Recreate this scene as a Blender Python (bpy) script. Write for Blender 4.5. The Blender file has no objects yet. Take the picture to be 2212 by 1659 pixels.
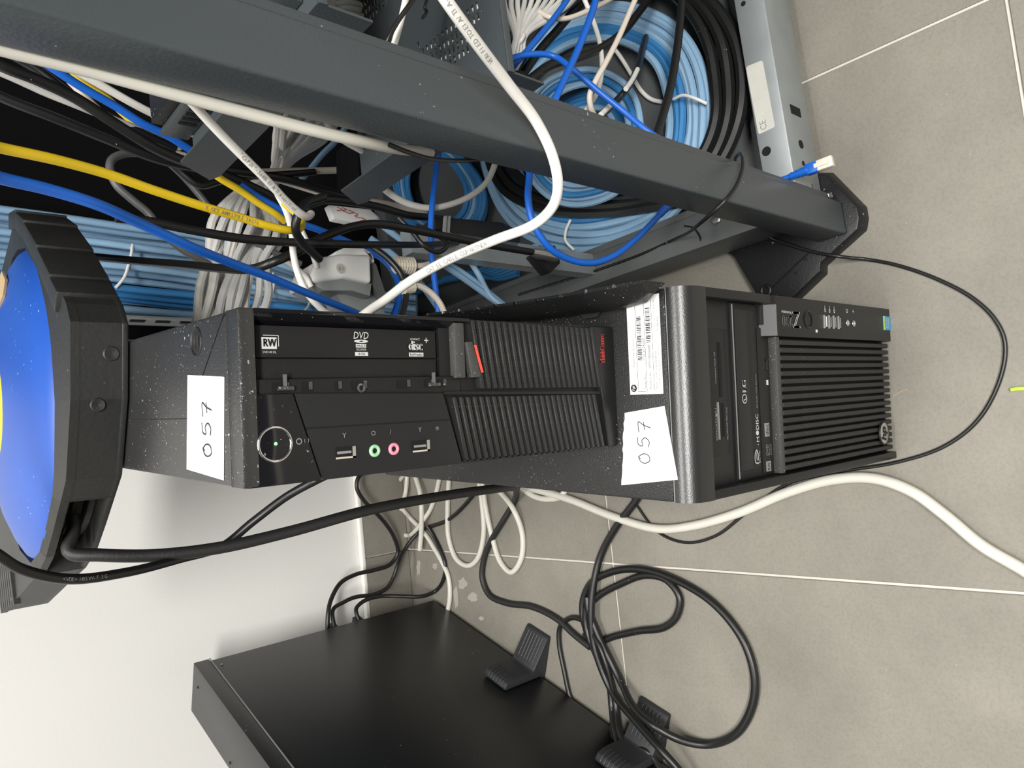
import bpy, bmesh, math, random
from mathutils import Vector, Matrix
random.seed(7)
PI = math.pi
SC = bpy.context.scene
COL = SC.collection

# ------------------------------------------------------------------ camera
W_PX, H_PX, F_PX = 2212.0, 1659.0, 1575.3
CPOS = Vector((.0898, -.3235, .8789))
PITCH, YAW, ROLL = math.radians(42.22), math.radians(1.222), math.radians(-1.615)
_fw = Vector((math.sin(YAW)*math.cos(PITCH), math.cos(YAW)*math.cos(PITCH), -math.sin(PITCH)))
_r0 = Vector((math.cos(YAW), -math.sin(YAW), 0)); _u0 = _r0.cross(_fw)
_rt = _r0*math.cos(ROLL) + _u0*math.sin(ROLL)          # right of the upright scene
_up = -_r0*math.sin(ROLL) + _u0*math.cos(ROLL)         # up of the upright scene
cam_d = bpy.data.cameras.new('camera'); cam = bpy.data.objects.new('camera', cam_d); COL.objects.link(cam)
# the photograph is stored turned: picture right = scene down, picture up = scene right
cx_, cy_, cz_ = -_up, _rt, -_fw
cam.matrix_world = Matrix(((cx_.x, cy_.x, cz_.x, CPOS.x), (cx_.y, cy_.y, cz_.y, CPOS.y), (cx_.z, cy_.z, cz_.z, CPOS.z), (0, 0, 0, 1)))
cam_d.sensor_fit = 'HORIZONTAL'; cam_d.sensor_width = 36.0; cam_d.lens = 36.0*F_PX/W_PX
cam_d.clip_start = .01; cam_d.clip_end = 50
SC.camera = cam

# ------------------------------------------------------------------ light
SC.view_settings.view_transform = 'Standard'; SC.view_settings.look = 'None'
SC.view_settings.exposure = 0.0; SC.view_settings.gamma = 1.0; SC.view_settings.use_curve_mapping = False
wd = bpy.data.worlds.new('room_bounce'); SC.world = wd; wd.use_nodes = True
wd.node_tree.nodes['Background'].inputs[0].default_value = (1.0, .985, .955, 1)
wd.node_tree.nodes['Background'].inputs[1].default_value = .14
def ceiling_lamp(x, y, z, sx, sy, power, rz=0):
    l = bpy.data.lights.new('ceiling_lamp', 'AREA'); l.shape = 'RECTANGLE'; l.size = sx; l.size_y = sy
    l.energy = power; l.color = (1.0, .985, .95)
    o = bpy.data.objects.new('ceiling_lamp', l); o.location = (x, y, z); o.rotation_euler = (0, 0, rz); COL.objects.link(o)
ceiling_lamp(.0, .05, 2.7, 1.5, .5, 60)
ceiling_lamp(.12, -2.0, 2.7, 1.5, .6, 178)
ceiling_lamp(-2.0, .1, 2.7, 1.5, .5, 10)

# ------------------------------------------------------------------ pixel helpers (2212 x 1659 frame)
def ray(px, py):
    U = H_PX/2 - py; V = px - W_PX/2
    return _fw + _rt*(U/F_PX) - _up*(V/F_PX)
def on_plane(px, py, n, val):
    d = ray(px, py); t = (val - CPOS.dot(n))/d.dot(n); return CPOS + d*t
def onz(px, py, z): return on_plane(px, py, Vector((0, 0, 1)), z)
def ony(px, py, y): return on_plane(px, py, Vector((0, 1, 0)), y)
TH = math.radians(6.9)
RU = Vector((math.cos(TH), math.sin(TH), 0)); RV = Vector((-math.sin(TH), math.cos(TH), 0))
def R(u, v, z): return RU*u + RV*v + Vector((0, 0, z))            # rack frame -> world
def onv(px, py, v): return on_plane(px, py, RV, v)
def onu(px, py, u): return on_plane(px, py, RU, u)
def ond(px, py, d): return CPOS + ray(px, py)*d                    # depth along the optical axis

# ------------------------------------------------------------------ materials
MATS = {}
def nodes_of(name):
    m = bpy.data.materials.new(name); m.use_nodes = True; nt = m.node_tree
    return m, nt, nt.nodes['Principled BSDF']
def mat(name, col, rough=.5, metal=0, grain=0, gscale=600, dust=0, dscale=500, dcol=(.45, .44, .42), spec=.5, coat=0, vary=0, vscale=20, emit=None):
    m, nt, b = nodes_of(name); L = nt.links
    b.inputs['Base Color'].default_value = (*col, 1); b.inputs['Roughness'].default_value = rough
    b.inputs['Metallic'].default_value = metal; b.inputs['Specular IOR Level'].default_value = spec
    b.inputs['Coat Weight'].default_value = coat
    tc = nt.nodes.new('ShaderNodeTexCoord')
    cur = None
    if vary:
        n = nt.nodes.new('ShaderNodeTexNoise'); n.inputs['Scale'].default_value = vscale; n.inputs['Detail'].default_value = 6
        L.new(tc.outputs['Object'], n.inputs['Vector'])
        mx = nt.nodes.new('ShaderNodeMix'); mx.data_type = 'RGBA'
        mx.inputs[6].default_value = (*[c*(1-vary) for c in col], 1); mx.inputs[7].default_value = (*[min(1, c*(1+vary)) for c in col], 1)
        L.new(n.outputs['Fac'], mx.inputs[0]); cur = mx.outputs[2]
    if dust:
        n = nt.nodes.new('ShaderNodeTexNoise'); n.inputs['Scale'].default_value = dscale; n.inputs['Detail'].default_value = 2
        n2 = nt.nodes.new('ShaderNodeTexNoise'); n2.inputs['Scale'].default_value = 14; n2.inputs['Detail'].default_value = 3
        L.new(tc.outputs['Object'], n.inputs['Vector']); L.new(tc.outputs['Object'], n2.inputs['Vector'])
        ad = nt.nodes.new('ShaderNodeMath'); ad.operation = 'MULTIPLY_ADD'; ad.inputs[1].default_value = .35
        L.new(n2.outputs['Fac'], ad.inputs[0]); L.new(n.outputs['Fac'], ad.inputs[2])
        rp = nt.nodes.new('ShaderNodeValToRGB'); rp.color_ramp.elements[0].position = .97 - dust*.12; rp.color_ramp.elements[1].position = 1.04 - dust*.12
        L.new(ad.outputs[0], rp.inputs[0])
        mx = nt.nodes.new('ShaderNodeMix'); mx.data_type = 'RGBA'
        if cur: L.new(cur, mx.inputs[6])
        else: mx.inputs[6].default_value = (*col, 1)
        mx.inputs[7].default_value = (*dcol, 1); L.new(rp.outputs[0], mx.inputs[0]); cur = mx.outputs[2]
    if cur: L.new(cur, b.inputs['Base Color'])
    if grain:
        n = nt.nodes.new('ShaderNodeTexNoise'); n.inputs['Scale'].default_value = gscale; n.inputs['Detail'].default_value = 2
        L.new(tc.outputs['Object'], n.inputs['Vector'])
        bp = nt.nodes.new('ShaderNodeBump'); bp.inputs['Strength'].default_value = grain; bp.inputs['Distance'].default_value = .0006
        L.new(n.outputs['Fac'], bp.inputs['Height']); L.new(bp.outputs[0], b.inputs['Normal'])
    if emit:
        b.inputs['Emission Color'].default_value = (*emit, 1); b.inputs['Emission Strength'].default_value = 1.5
    MATS[name] = m; return m
def tile_mat(name, col, k=1.0):
    m, nt, b = nodes_of(name); L = nt.links
    tc = nt.nodes.new('ShaderNodeTexCoord'); oi = nt.nodes.new('ShaderNodeObjectInfo')
    ad = nt.nodes.new('ShaderNodeVectorMath'); ad.operation = 'ADD'
    sc = nt.nodes.new('ShaderNodeVectorMath'); sc.operation = 'SCALE'; sc.inputs['Scale'].default_value = 1.0
    cmb = nt.nodes.new('ShaderNodeCombineXYZ'); mu = nt.nodes.new('ShaderNodeMath'); mu.operation = 'MULTIPLY'; mu.inputs[1].default_value = 37
    L.new(oi.outputs['Random'], mu.inputs[0]); L.new(mu.outputs[0], cmb.inputs[0]); L.new(mu.outputs[0], cmb.inputs[1])
    L.new(tc.outputs['Object'], ad.inputs[0]); L.new(cmb.outputs[0], ad.inputs[1])
    def noise(s, d, ro=.55):
        n = nt.nodes.new('ShaderNodeTexNoise'); n.inputs['Scale'].default_value = s; n.inputs['Detail'].default_value = d; n.inputs['Roughness'].default_value = ro
        L.new(ad.outputs[0], n.inputs['Vector']); return n
    a = noise(7, 9, .62); f = noise(260, 6, .75); s = noise(700, 2)
    r1 = nt.nodes.new('ShaderNodeValToRGB')
    r1.color_ramp.elements[0].position = .3; r1.color_ramp.elements[0].color = (*[c*.84 for c in col], 1)
    r1.color_ramp.elements[1].position = .7; r1.color_ramp.elements[1].color = (*[c*1.12 for c in col], 1)
    L.new(a.outputs['Fac'], r1.inputs[0])
    r2 = nt.nodes.new('ShaderNodeValToRGB')
    r2.color_ramp.elements[0].position = .25; r2.color_ramp.elements[0].color = (.62, .62, .62, 1)
    r2.color_ramp.elements[1].position = .55; r2.color_ramp.elements[1].color = (1, 1, 1, 1)
    L.new(f.outputs['Fac'], r2.inputs[0])
    mm = nt.nodes.new('ShaderNodeMix'); mm.data_type = 'RGBA'; mm.blend_type = 'MULTIPLY'; mm.inputs[0].default_value = .55
    L.new(r1.outputs[0], mm.inputs[6]); L.new(r2.outputs[0], mm.inputs[7])
    L.new(mm.outputs[2], b.inputs['Base Color']); b.inputs['Roughness'].default_value = .62
    bp = nt.nodes.new('ShaderNodeBump'); bp.inputs['Strength'].default_value = .25; bp.inputs['Distance'].default_value = .0008
    L.new(s.outputs['Fac'], bp.inputs['Height']); L.new(bp.outputs[0], b.inputs['Normal'])
    MATS[name] = m; return m

mat('wall_paint', (.745, .733, .705), .7, grain=.25, gscale=160, vary=.02, vscale=3)
tile_mat('stone_tile', (.228, .212, .178)); mat('grout', (.55, .51, .46), .9, vary=.15, vscale=60)
mat('white_trim', (.80, .78, .73), .5)
mat('case_black', (.013, .013, .013), .42, grain=.7, gscale=800, dust=.75, dscale=520, spec=.38)  # pale specks are dust plus painted sparkle of the textured surface
mat('desktop_black', (.019, .019, .0195), .36, grain=.4, gscale=800, dust=.8, dscale=480, spec=1.0)
mat('bezel_satin', (.012, .012, .0125), .35, grain=.22, gscale=900, spec=.75)
mat('bezel_black', (.0115, .0115, .012), .42, grain=.3, gscale=1100, spec=.36)
mat('rib_black', (.019, .019, .0185), .6, grain=.5, gscale=700, dust=.8, dscale=500, dcol=(.16, .155, .15))
mat('recess_black', (.008, .008, .008), .6)
mat('hole_black', (.002, .002, .002), .9)
mat('gloss_black', (.006, .006, .008), .12, dust=.25, dscale=300)
mat('panel_grey', (.015, .015, .016), .42, grain=.3, gscale=1000, spec=.36)
mat('dusty_plastic', (.055, .055, .053), .6, grain=.6, gscale=700, dust=1.0, dscale=600)
mat('facet_grey', (.16, .16, .165), .42, metal=.3, grain=.4, gscale=900)
mat('silver', (.62, .61, .59), .28, metal=.9)
mat('chrome', (.75, .74, .72), .12, metal=1)
mat('print_white', (.62, .62, .60), .6); mat('print_dim', (.25, .25, .245), .6); mat('print_black', (.01, .01, .012), .6)
mat('label_white', (.82, .81, .78), .55, vary=.03, vscale=200); mat('paper_white', (.88, .87, .84), .6)
mat('ink', (.03, .025, .035), .6); mat('ink_red', (.45, .05, .03), .6)
mat('logo_red', (.92, .09, .055), .5)
mat('green_jack', (.34, .62, .36), .45); mat('pink_jack', (.78, .28, .38), .45)
mat('led_green', (.25, .6, .3), .4, emit=(.15, .4, .2))
mat('sticker_blue', (.02, .30, .62), .4); mat('sticker_green', (.45, .6, .08), .4)
mat('rack_grey', (.058, .068, .074), .36, grain=.35, gscale=420, dust=.18, dscale=260)
mat('rack_black', (.003, .003, .0035), .8, spec=.15); mat('foot_black', (.007, .007, .008), .42, grain=.4, gscale=500, dust=.45, dscale=220)
mat('galvanised', (.36, .385, .39), .48, metal=.55, vary=.22, vscale=22, dust=.3, dscale=200)
mat('zinc_dark', (.13, .138, .138), .5, metal=.4, vary=.2, vscale=18, dust=.3, dscale=200)
mat('sticker_old', (.55, .54, .49), .6, vary=.12, vscale=60)
mat('ups_metal', (.0065, .0072, .0088), .33, spec=.7, grain=.25, gscale=900, dust=.12, dscale=200)
mat('ups_foot', (.022, .023, .025), .5, grain=.3, gscale=800)
mat('reel_black', (.02, .02, .019), .5, grain=.5, gscale=260, dust=.3, dscale=120, dcol=(.2, .19, .18))
mat('reel_blue', (.015, .078, .38), .38, vary=.12, vscale=12, dust=.38, dscale=300, dcol=(.45, .5, .62))
mat('reel_yellow', (.85, .68, .02), .4)
mat('reel_worn', (.16, .15, .14), .7, grain=.6, gscale=200, dust=.5, dscale=150)
CAB = dict(lb=(.25, .41, .58), mb=(.04, .20, .45), bl=(.009, .12, .56), wh=(.76, .74, .69), cr=(.70, .62, .53), gy=(.64, .63, .61), dg=(.10, .10, .10), bk=(.011, .011, .011), ye=(.80, .55, .015), tw=(.62, .60, .53))
for k, c in CAB.items():
    mat('cable_'+k, c, .42 if k not in ('bk',) else .38, vary=.06, vscale=50, dust=.12 if k in ('bk', 'dg') else 0, dscale=250)
mat('cable_tw', CAB['tw'], .42, vary=.06, vscale=50, dust=.5, dscale=45, dcol=(.36, .29, .19))
mat('rubber_black', (.016, .0155, .015), .55, grain=.4, gscale=400, dust=.25, dscale=200, dcol=(.15, .14, .13))
mat('white_plastic', (.86, .85, .83), .35); mat('cream_plastic', (.55, .50, .40), .5)
mat('plug_clear', (.72, .66, .56), .25); mat('tie_white', (.78, .77, .73), .4)
mat('wood_flake', (.5, .36, .2), .8); mat('plaster', (.34, .32, .28), .9)

# ------------------------------------------------------------------ mesh builder
class MB:
    def __init__(s): s.v = []; s.f = []
    def add(s, vs, fs):
        o = len(s.v); s.v += [Vector(p) for p in vs]; s.f += [[i+o for i in f] for f in fs]; return s
    def box(s, a0, a1, b0, b1, c0, c1, fr=None):
        P = [(a, b, c) for c in (c0, c1) for b in (b0, b1) for a in (a0, a1)]
        if fr: P = [fr(*q) for q in P]
        return s.add(P, [(0, 2, 3, 1), (4, 5, 7, 6), (0, 1, 5, 4), (2, 6, 7, 3), (0, 4, 6, 2), (1, 3, 7, 5)])
    def prism(s, poly, ext):                          # polygon (3-D points) swept along vector ext
        n = len(poly); P = [Vector(q) for q in poly]; ext = Vector(ext)
        return s.add(P + [q+ext for q in P], [list(range(n)), list(range(2*n-1, n-1, -1))] + [((i+1) % n, i, n+i, n+(i+1) % n) for i in range(n)])
    def cyl(s, c, axis, r, h, n=24, r2=None):         # from c along axis
        c = Vector(c); ax = Vector(axis).normalized(); t = ax.orthogonal().normalized(); w = ax.cross(t)
        r2 = r if r2 is None else r2
        A = [c + (t*math.cos(2*PI*i/n) + w*math.sin(2*PI*i/n))*r for i in range(n)]
        B = [c + ax*h + (t*math.cos(2*PI*i/n) + w*math.sin(2*PI*i/n))*r2 for i in range(n)]
        return s.add(A+B, [list(range(n-1, -1, -1)), list(range(n, 2*n))] + [(i, (i+1) % n, n+(i+1) % n, n+i) for i in range(n)])
    def ring(s, c, axis, r, tr, n=32, k=8, flat=1.0):  # torus
        c = Vector(c); ax = Vector(axis).normalized(); t = ax.orthogonal().normalized(); w = ax.cross(t)
        P = []
        for i in range(n):
            a = 2*PI*i/n; d = t*math.cos(a) + w*math.sin(a)
            for j in range(k):
                b = 2*PI*j/k; P.append(c + d*(r + tr*math.cos(b)) + ax*(tr*flat*math.sin(b)))
        return s.add(P, [(i*k+j, ((i+1) % n)*k+j, ((i+1) % n)*k+(j+1) % k, i*k+(j+1) % k) for i in range(n) for j in range(k)])
    def tube(s, path, r, k=10, closed=False):
        n = len(path); P = []; rr = r if hasattr(r, '__len__') else [r]*n
        T = []
        for i in range(n):
            a = path[(i-1) % n] if (closed or i > 0) else path[i]; b = path[(i+1) % n] if (closed or i < n-1) else path[i]
            d = (b-a); T.append(d.normalized() if d.length > 1e-9 else Vector((0, 0, 1)))
        nrm = T[0].orthogonal().normalized()
        for i in range(n):
            nrm = (nrm - T[i]*nrm.dot(T[i]))
            nrm = nrm.normalized() if nrm.length > 1e-6 else T[i].orthogonal().normalized()
            bn = T[i].cross(nrm)
            for j in range(k):
                a = 2*PI*j/k; P.append(path[i] + (nrm*math.cos(a) + bn*math.sin(a))*rr[i])
        m = n if closed else n-1
        F = [(i*k+j, i*k+(j+1) % k, ((i+1) % n)*k+(j+1) % k, ((i+1) % n)*k+j) for i in range(m) for j in range(k)]
        if not closed: F += [list(range(k-1, -1, -1)), list(range((n-1)*k, n*k))]
        return s.add(P, F)
    def lathe(s, c, axis, prof, n=32, t=None):        # prof: (radius, height)
        c = Vector(c); ax = Vector(axis).normalized(); t = (t or ax.orthogonal()).normalized(); w = ax.cross(t); m = len(prof)
        P = [c + ax*h + (t*math.cos(2*PI*i/n) + w*math.sin(2*PI*i/n))*r for i in range(n) for r, h in prof]
        return s.add(P, [(i*m+j, ((i+1) % n)*m+j, ((i+1) % n)*m+j+1, i*m+j+1) for i in range(n) for j in range(m-1)])
ROOT = {}
def build(mb, name, mname, parent=None, bevel=0, seg=2, smooth=True, label=None):
    """ONE mesh object; vertices are given in world coordinates."""
    me = bpy.data.meshes.new(name)
    if parent is not None:
        inv = ROOT.get(parent.name, Matrix()); vs = [inv @ p for p in mb.v]; loc = None
    else:
        lo = Vector((min(p.x for p in mb.v), min(p.y for p in mb.v), min(p.z for p in mb.v)))
        hi = Vector((max(p.x for p in mb.v), max(p.y for p in mb.v), max(p.z for p in mb.v)))
        loc = Vector(((lo.x+hi.x)/2, (lo.y+hi.y)/2, lo.z)); vs = [p-loc for p in mb.v]
    bm = bmesh.new(); bv = [bm.verts.new(p) for p in vs]
    for f in mb.f:
        try: bm.faces.new([bv[i] for i in f])
        except ValueError: pass
    bmesh.ops.recalc_face_normals(bm, faces=bm.faces)
    if bevel:
        es = [e for e in bm.edges if len(e.link_faces) == 2 and e.calc_face_angle(0) > .5]
        bmesh.ops.bevel(bm, geom=es, offset=bevel, segments=seg, affect='EDGES', profile=.5, clamp_overlap=True)
    bm.to_mesh(me); bm.free()
    if smooth:
        me.polygons.foreach_set('use_smooth', [True]*len(me.polygons)); me.set_sharp_from_angle(angle=math.radians(38))
    me.materials.append(MATS[mname])
    o = bpy.data.objects.new(name, me); COL.objects.link(o)
    if parent is not None:
        o.parent = parent
        if parent.name in ROOT: ROOT[o.name] = ROOT[parent.name]
    else:
        o.location = loc; ROOT[o.name] = Matrix.Translation(-loc)
    if label: o['label'] = label
    if parent is not None and name in ('lettering', 'badge', 'badge_print', 'port_symbols', 'label_print', 'logo_print', 'handwriting', 'red_handwriting', 'plaster_smear', 'eject_symbol', 'brand_lettering', 'logo_letters', 'maker_logo'): o['kind'] = 'stuff'   # fine print
    return o
def tag(o, label, cat, group=None):
    o['label'] = label; o['category'] = cat
    if group: o['group'] = group
    return o
def thing(name, label, cat, loc, rz=0, group=None):
    o = bpy.data.objects.new(name, None); o.location = loc; o.rotation_euler = (0, 0, rz); o.empty_display_size = .05; COL.objects.link(o)
    ROOT[o.name] = (Matrix.Translation(Vector(loc)) @ Matrix.Rotation(rz, 4, 'Z')).inverted()
    return tag(o, label, cat, group)
def struct(o): o['kind'] = 'structure'; return o

def spline(pts, n=10, closed=False):
    P = [Vector(p) for p in pts]; out = []; m = len(P)
    for i in range(m if closed else m-1):
        g = lambda k: P[k % m] if closed else P[max(0, min(m-1, k))]
        p0, p1, p2, p3 = g(i-1), g(i), g(i+1), g(i+2)
        if not closed and i == 0: p0 = p1*2 - p2
        if not closed and i == m-2: p3 = p2*2 - p1
        t1 = max(1e-6, (p1-p0).length**.5); t2 = t1 + max(1e-6, (p2-p1).length**.5); t3 = t2 + max(1e-6, (p3-p2).length**.5)
        for j in range(n):
            t = t1 + (t2-t1)*j/n
            A1 = p0*((t1-t)/t1) + p1*(t/t1); A2 = p1*((t2-t)/(t2-t1)) + p2*((t-t1)/(t2-t1)); A3 = p2*((t3-t)/(t3-t2)) + p3*((t-t2)/(t3-t2))
            B1 = A1*((t2-t)/t2) + A2*(t/t2); B2 = A2*((t3-t)/(t3-t1)) + A3*((t-t1)/(t3-t1))
            out.append(B1*((t2-t)/(t2-t1)) + B2*((t-t1)/(t2-t1)))
    if not closed: out.append(P[-1].copy())
    return out

# ------------------------------------------------------------------ lettering
_gl = {}
def glyphs(body, italic=0):
    key = (body, italic)
    if key not in _gl:
        c = bpy.data.curves.new('lettering', 'FONT'); c.body = body; c.size = 1; c.resolution_u = 2; c.shear = italic
        o = bpy.data.objects.new('lettering', c); COL.objects.link(o)
        dg = bpy.context.evaluated_depsgraph_get(); e = o.evaluated_get(dg); me = e.to_mesh()
        vs = [v.co.copy() for v in me.vertices]; fs = [list(p.vertices) for p in me.polygons]
        e.to_mesh_clear(); bpy.data.objects.remove(o); bpy.data.curves.remove(c)
        _gl[key] = (vs, fs)
    return _gl[key]
def write(mb, body, at, right, up, width=None, height=None, lift=.0003, italic=0, bold=0, fsize=None):
    """flat letters: lower-left corner at 'at'; scaled to width and/or cap height"""
    vs, fs = glyphs(body, italic)
    if not vs: return mb
    right = Vector(right).normalized(); up = Vector(up).normalized(); nn = right.cross(up)
    x0 = min(v.x for v in vs); x1 = max(v.x for v in vs); y0 = min(v.y for v in vs); y1 = max(v.y for v in vs)
    sx = width/(x1-x0) if width else None; sy = height/(y1-y0) if height else None
    sx = sx or sy; sy = sy or sx
    if fsize: sx = sy = fsize; y0 = 0
    at = Vector(at) + nn*lift
    for dx in ((0,) if not bold else (-bold, 0, bold)):
        mb.add([at + right*((v.x-x0)*sx + dx) + up*((v.y-y0)*sy) + nn*abs(dx)*.1 for v in vs], fs)
    return mb
def stroke(mb, pts, at, right, up, sx, sy, r, lift=.0004):
    right = Vector(right); up = Vector(up); nn = right.cross(up); at = Vector(at) + nn*lift
    path = spline([at + right*(x*sx) + up*(y*sy) for x, y in pts], 6)
    n = len(path); vs = []; fs = []
    for i, q in enumerate(path):
        d = (path[min(n-1, i+1)] - path[max(0, i-1)]).normalized(); s = nn.cross(d)
        vs += [q + s*r, q - s*r]
    for i in range(n-1): fs.append((2*i, 2*i+1, 2*i+3, 2*i+2))
    return mb.add(vs, fs)
HAND = {'0': [[(.55, .95), (.2, .8), (.05, .45), (.25, .05), (.6, .1), (.75, .5), (.5, .9), (.35, .75)]],
        '5': [[(.85, .95), (.3, .9), (.2, .55), (.6, .6), (.8, .3), (.5, .02), (.1, .1)]],
        '7': [[(.05, .9), (.45, .95), (.85, .92), (.6, .5), (.4, -.05)], [(.25, .45), (.85, .5)]]}

# =================================================================== STRUCTURE
TT = math.radians(4.95); TU = Vector((math.cos(TT), math.sin(TT), 0)); TV = Vector((-math.sin(TT), math.cos(TT), 0))
def T(a, b, z): return TU*a + TV*b + Vector((0, 0, z))
TILE, L0, M0, WALL = .61, -.143, .4425, 1.024
floor = struct(build(MB().box(-2.2, 2.2, -1.7, WALL, -.03, -.0022, T), 'floor', 'grout'))
for i in range(-3, 3):
    for j in range(-3, 1):
        a0 = L0 + i*TILE; b0 = M0 + j*TILE; b1 = min(b0+TILE, WALL)
        build(MB().box(a0+.0016, a0+TILE-.0016, b0+.0016, b1-.0016, -.012, 0, T), 'tile', 'stone_tile', floor, bevel=.0008, seg=1)
wall = struct(build(MB().box(-2.2, 2.2, WALL, WALL+.12, -.03, 2.8, T), 'wall_back', 'wall_paint'))
SK = .108
base = struct(build(MB().box(-2.2, 2.2, WALL-.004, WALL-.0005, 0, SK, T), 'baseboard_back', 'grout'))
for i in range(-3, 3):
    a0 = L0 + i*TILE
    build(MB().box(a0+.0016, a0+TILE-.0016, WALL-.012, WALL-.004, .001, SK-.002, T), 'tile', 'stone_tile', base, bevel=.0008, seg=1)
build(MB().box(-2.2, 2.2, WALL-.013, WALL-.0005, SK-.002, SK+.006, T), 'edge_strip', 'white_trim', base, bevel=.0015)
# old plaster smears on the floor beside the battery cabinet
sm = MB()
for px, py, rx, ry in ((904, 1225, 5, 22), (940, 1222, 6, 8), (985, 1290, 6, 28), (1000, 1260, 10, 14), (1022, 1290, 12, 10), (1040, 1335, 7, 5)):
    c = onz(px, py, 0); n = 14; poly = []
    for k in range(n):
        a = 2*PI*k/n; q = random.uniform(.6, 1.15); poly.append(onz(px + rx*q*math.cos(a), py + ry*q*math.sin(a), .0002))
    sm.prism(poly, (0, 0, .0005))
build(sm, 'plaster_smear', 'plaster', floor)

# =================================================================== HP TOWER
X, Y, Z = Vector((1, 0, 0)), Vector((0, 1, 0)), Vector((0, 0, 1))
hp = thing('tower_computer', 'black tower workstation standing on the tiled floor with ribbed front grille', 'computer', (.085, .22, 0))
HT = .4
build(MB().box(0, .17, .0205, .442, .004, HT), 'case', 'case_black', hp, bevel=.0025)
for fx in (.02, .15):
    for fy in (.05, .41): build(MB().box(fx-.012, fx+.012, fy-.012, fy+.012, 0, .004), 'foot_pad', 'rubber_black', hp)
# front bezel frame with the rounded top edge
prof = [(.019, HT), (.016, HT)] + [(.016 - .016*math.sin(a), HT - .020 + .020*math.cos(a)) for a in [PI/2*k/8 for k in range(1, 9)]] + [(0, .373), (.019, .373)]
build(MB().prism([(0, y, z) for y, z in prof], (.17, 0, 0)), 'top_bezel', 'bezel_satin', hp)
build(MB().box(0, .008, 0, .019, 0, .3735), 'side_rim', 'bezel_black', hp, bevel=.0012)
build(MB().box(.162, .17, 0, .019, .27, .3735), 'side_rim', 'bezel_black', hp, bevel=.0012)
build(MB().box(.007, .163, .0115, .019, .252, .374), 'bay_panel', 'panel_grey', hp, bevel=.001)
# right-hand control panel with the sloping grey facet on top
cp = build(MB().prism([(0, 0, 0), (0, .019, 0), (0, .019, .277), (0, .012, .277), (0, 0, .2625)], (0, 0, 0)).__class__().prism([(.133, 0, 0), (.133, .019, 0), (.133, .019, .277), (.133, .011, .277), (.133, 0, .262)], (.037, 0, 0)), 'control_panel', 'bezel_black', hp, bevel=.0008)
build(MB().prism([(.1335, -.0002, .2615), (.1615, -.0002, .2615), (.1615, .0106, .2772), (.1335, .0106, .2772)], (0, -.0004, .0003)), 'facet', 'facet_grey', hp)
# card reader
cr = build(MB().box(.0325, .138, .0108, .0125, .3285, .357), 'card_reader', 'bezel_black', hp, bevel=.0006)
build(MB().box(.081, .127, .0103, .0115, .3385, .3425), 'compact_flash_slot', 'hole_black', cr)
build(MB().box(.046, .077, .0103, .0115, .3425, .3455), 'card_slot', 'hole_black', cr)
build(MB().box(.046, .077, .0100, .0112, .3455, .3468), 'contact_strip', 'silver', cr)
build(MB().box(.048, .076, .0103, .0115, .3375, .3400), 'card_slot', 'hole_black', cr)
build(MB().cyl((.0665, .0112, .349), (0, -1, 0), .0012, .0008, 12), 'indicator', 'print_dim', cr)
t = MB(); write(t, 'Compact Flash I/II', (.0925, .0106, .3468), X, Z, width=.026, height=.0026)
write(t, 'SD/HC/XC/UHS-I', (.0455, .0106, .3492), X, Z, width=.0265, height=.0024); write(t, 'MS PRO/HS PRO Duo', (.0455, .0106, .3328), X, Z, width=.027, height=.0024)
build(t, 'lettering', 'print_dim', cr, smooth=False)
# optical drive
od = build(MB().box(.0095, .1615, .0092, .0125, .2605, .3225), 'optical_drive', 'bezel_black', hp, bevel=.0008)
tr = build(MB().box(.0165, .1565, .0075, .0095, .2985, .3185), 'tray_door', 'panel_grey', od, bevel=.0008)
build(MB().prism([(.0165, .0085, .2985), (.135, .0085, .2985), (.148, .0085, .2975), (.156, .0085, .2983), (.156, .0085, .2845), (.0165, .0085, .2845)], (0, .0015, 0)), 'drive_fascia', 'bezel_black', od, bevel=.0005)
build(MB().box(.0115, .141, .0083, .0095, .2625, .2815), 'lower_strip', 'bezel_black', od, bevel=.0005)
build(MB().box(.1435, .1615, .0065, .0125, .2610, .2770), 'side_block', 'panel_grey', od, bevel=.0006)
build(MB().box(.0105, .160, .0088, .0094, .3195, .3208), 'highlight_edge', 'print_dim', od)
build(MB().box(.103, .113, .0072, .0090, .2665, .2695), 'eject_button', 'gloss_black', od, bevel=.0004)
build(MB().box(.0895, .094, .0077, .0086, .2668, .2692), 'indicator', 'print_white', od)
t = MB(); write(t, 'LG', (.0845, .0074, .3065), X, Z, height=.0062, bold=.0003)
c = Vector((.0785, .0072, .3095)); t.ring(c, Y, .0037, .00035, 24, 4, .3)
write(t, 'L', c + Vector((-.001, 0, -.0016)), X, Z, height=.0036); t.cyl(c + Vector((-.0016, .0002, .001)), (0, -1, 0), .0005, .0002, 8)
build(t, 'maker_logo', 'print_white', od, smooth=False)
t = MB(); write(t, 'BD-ROM / DVD Rewriter', (.070, .0083, .2868), X, Z, width=.030, height=.0022)
build(t, 'lettering', 'print_dim', od, smooth=False)
t = MB(); write(t, 'M', (.040, .0083, .2868), X, Z, height=.0046); t.cyl((.0478, .0084, .2891), (0, -1, 0), .0021, .0003, 20); write(t, 'DISC', (.0508, .0083, .2868), X, Z, height=.0046, width=.0135)
t.cyl((.0375, .0084, .2885), (0, -1, 0), .0004, .0003, 8)
stroke(t, [(0, 0), (0, .55), (.12, 1), (.75, .95), (1, .5), (.7, .12), (.2, .15)], (.0215, .0083, .2895), X, Z, .0115, .0058, .00045)
stroke(t, [(.2, .5), (.7, .55), (.95, .35)], (.0215, .0083, .2895), X, Z, .0115, .0058, .0003); write(t, 'Blu-ray', (.0215, .0083, .2862), X, Z, width=.0105, height=.0022)
build(t, 'lettering', 'print_white', od, smooth=False)
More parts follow.
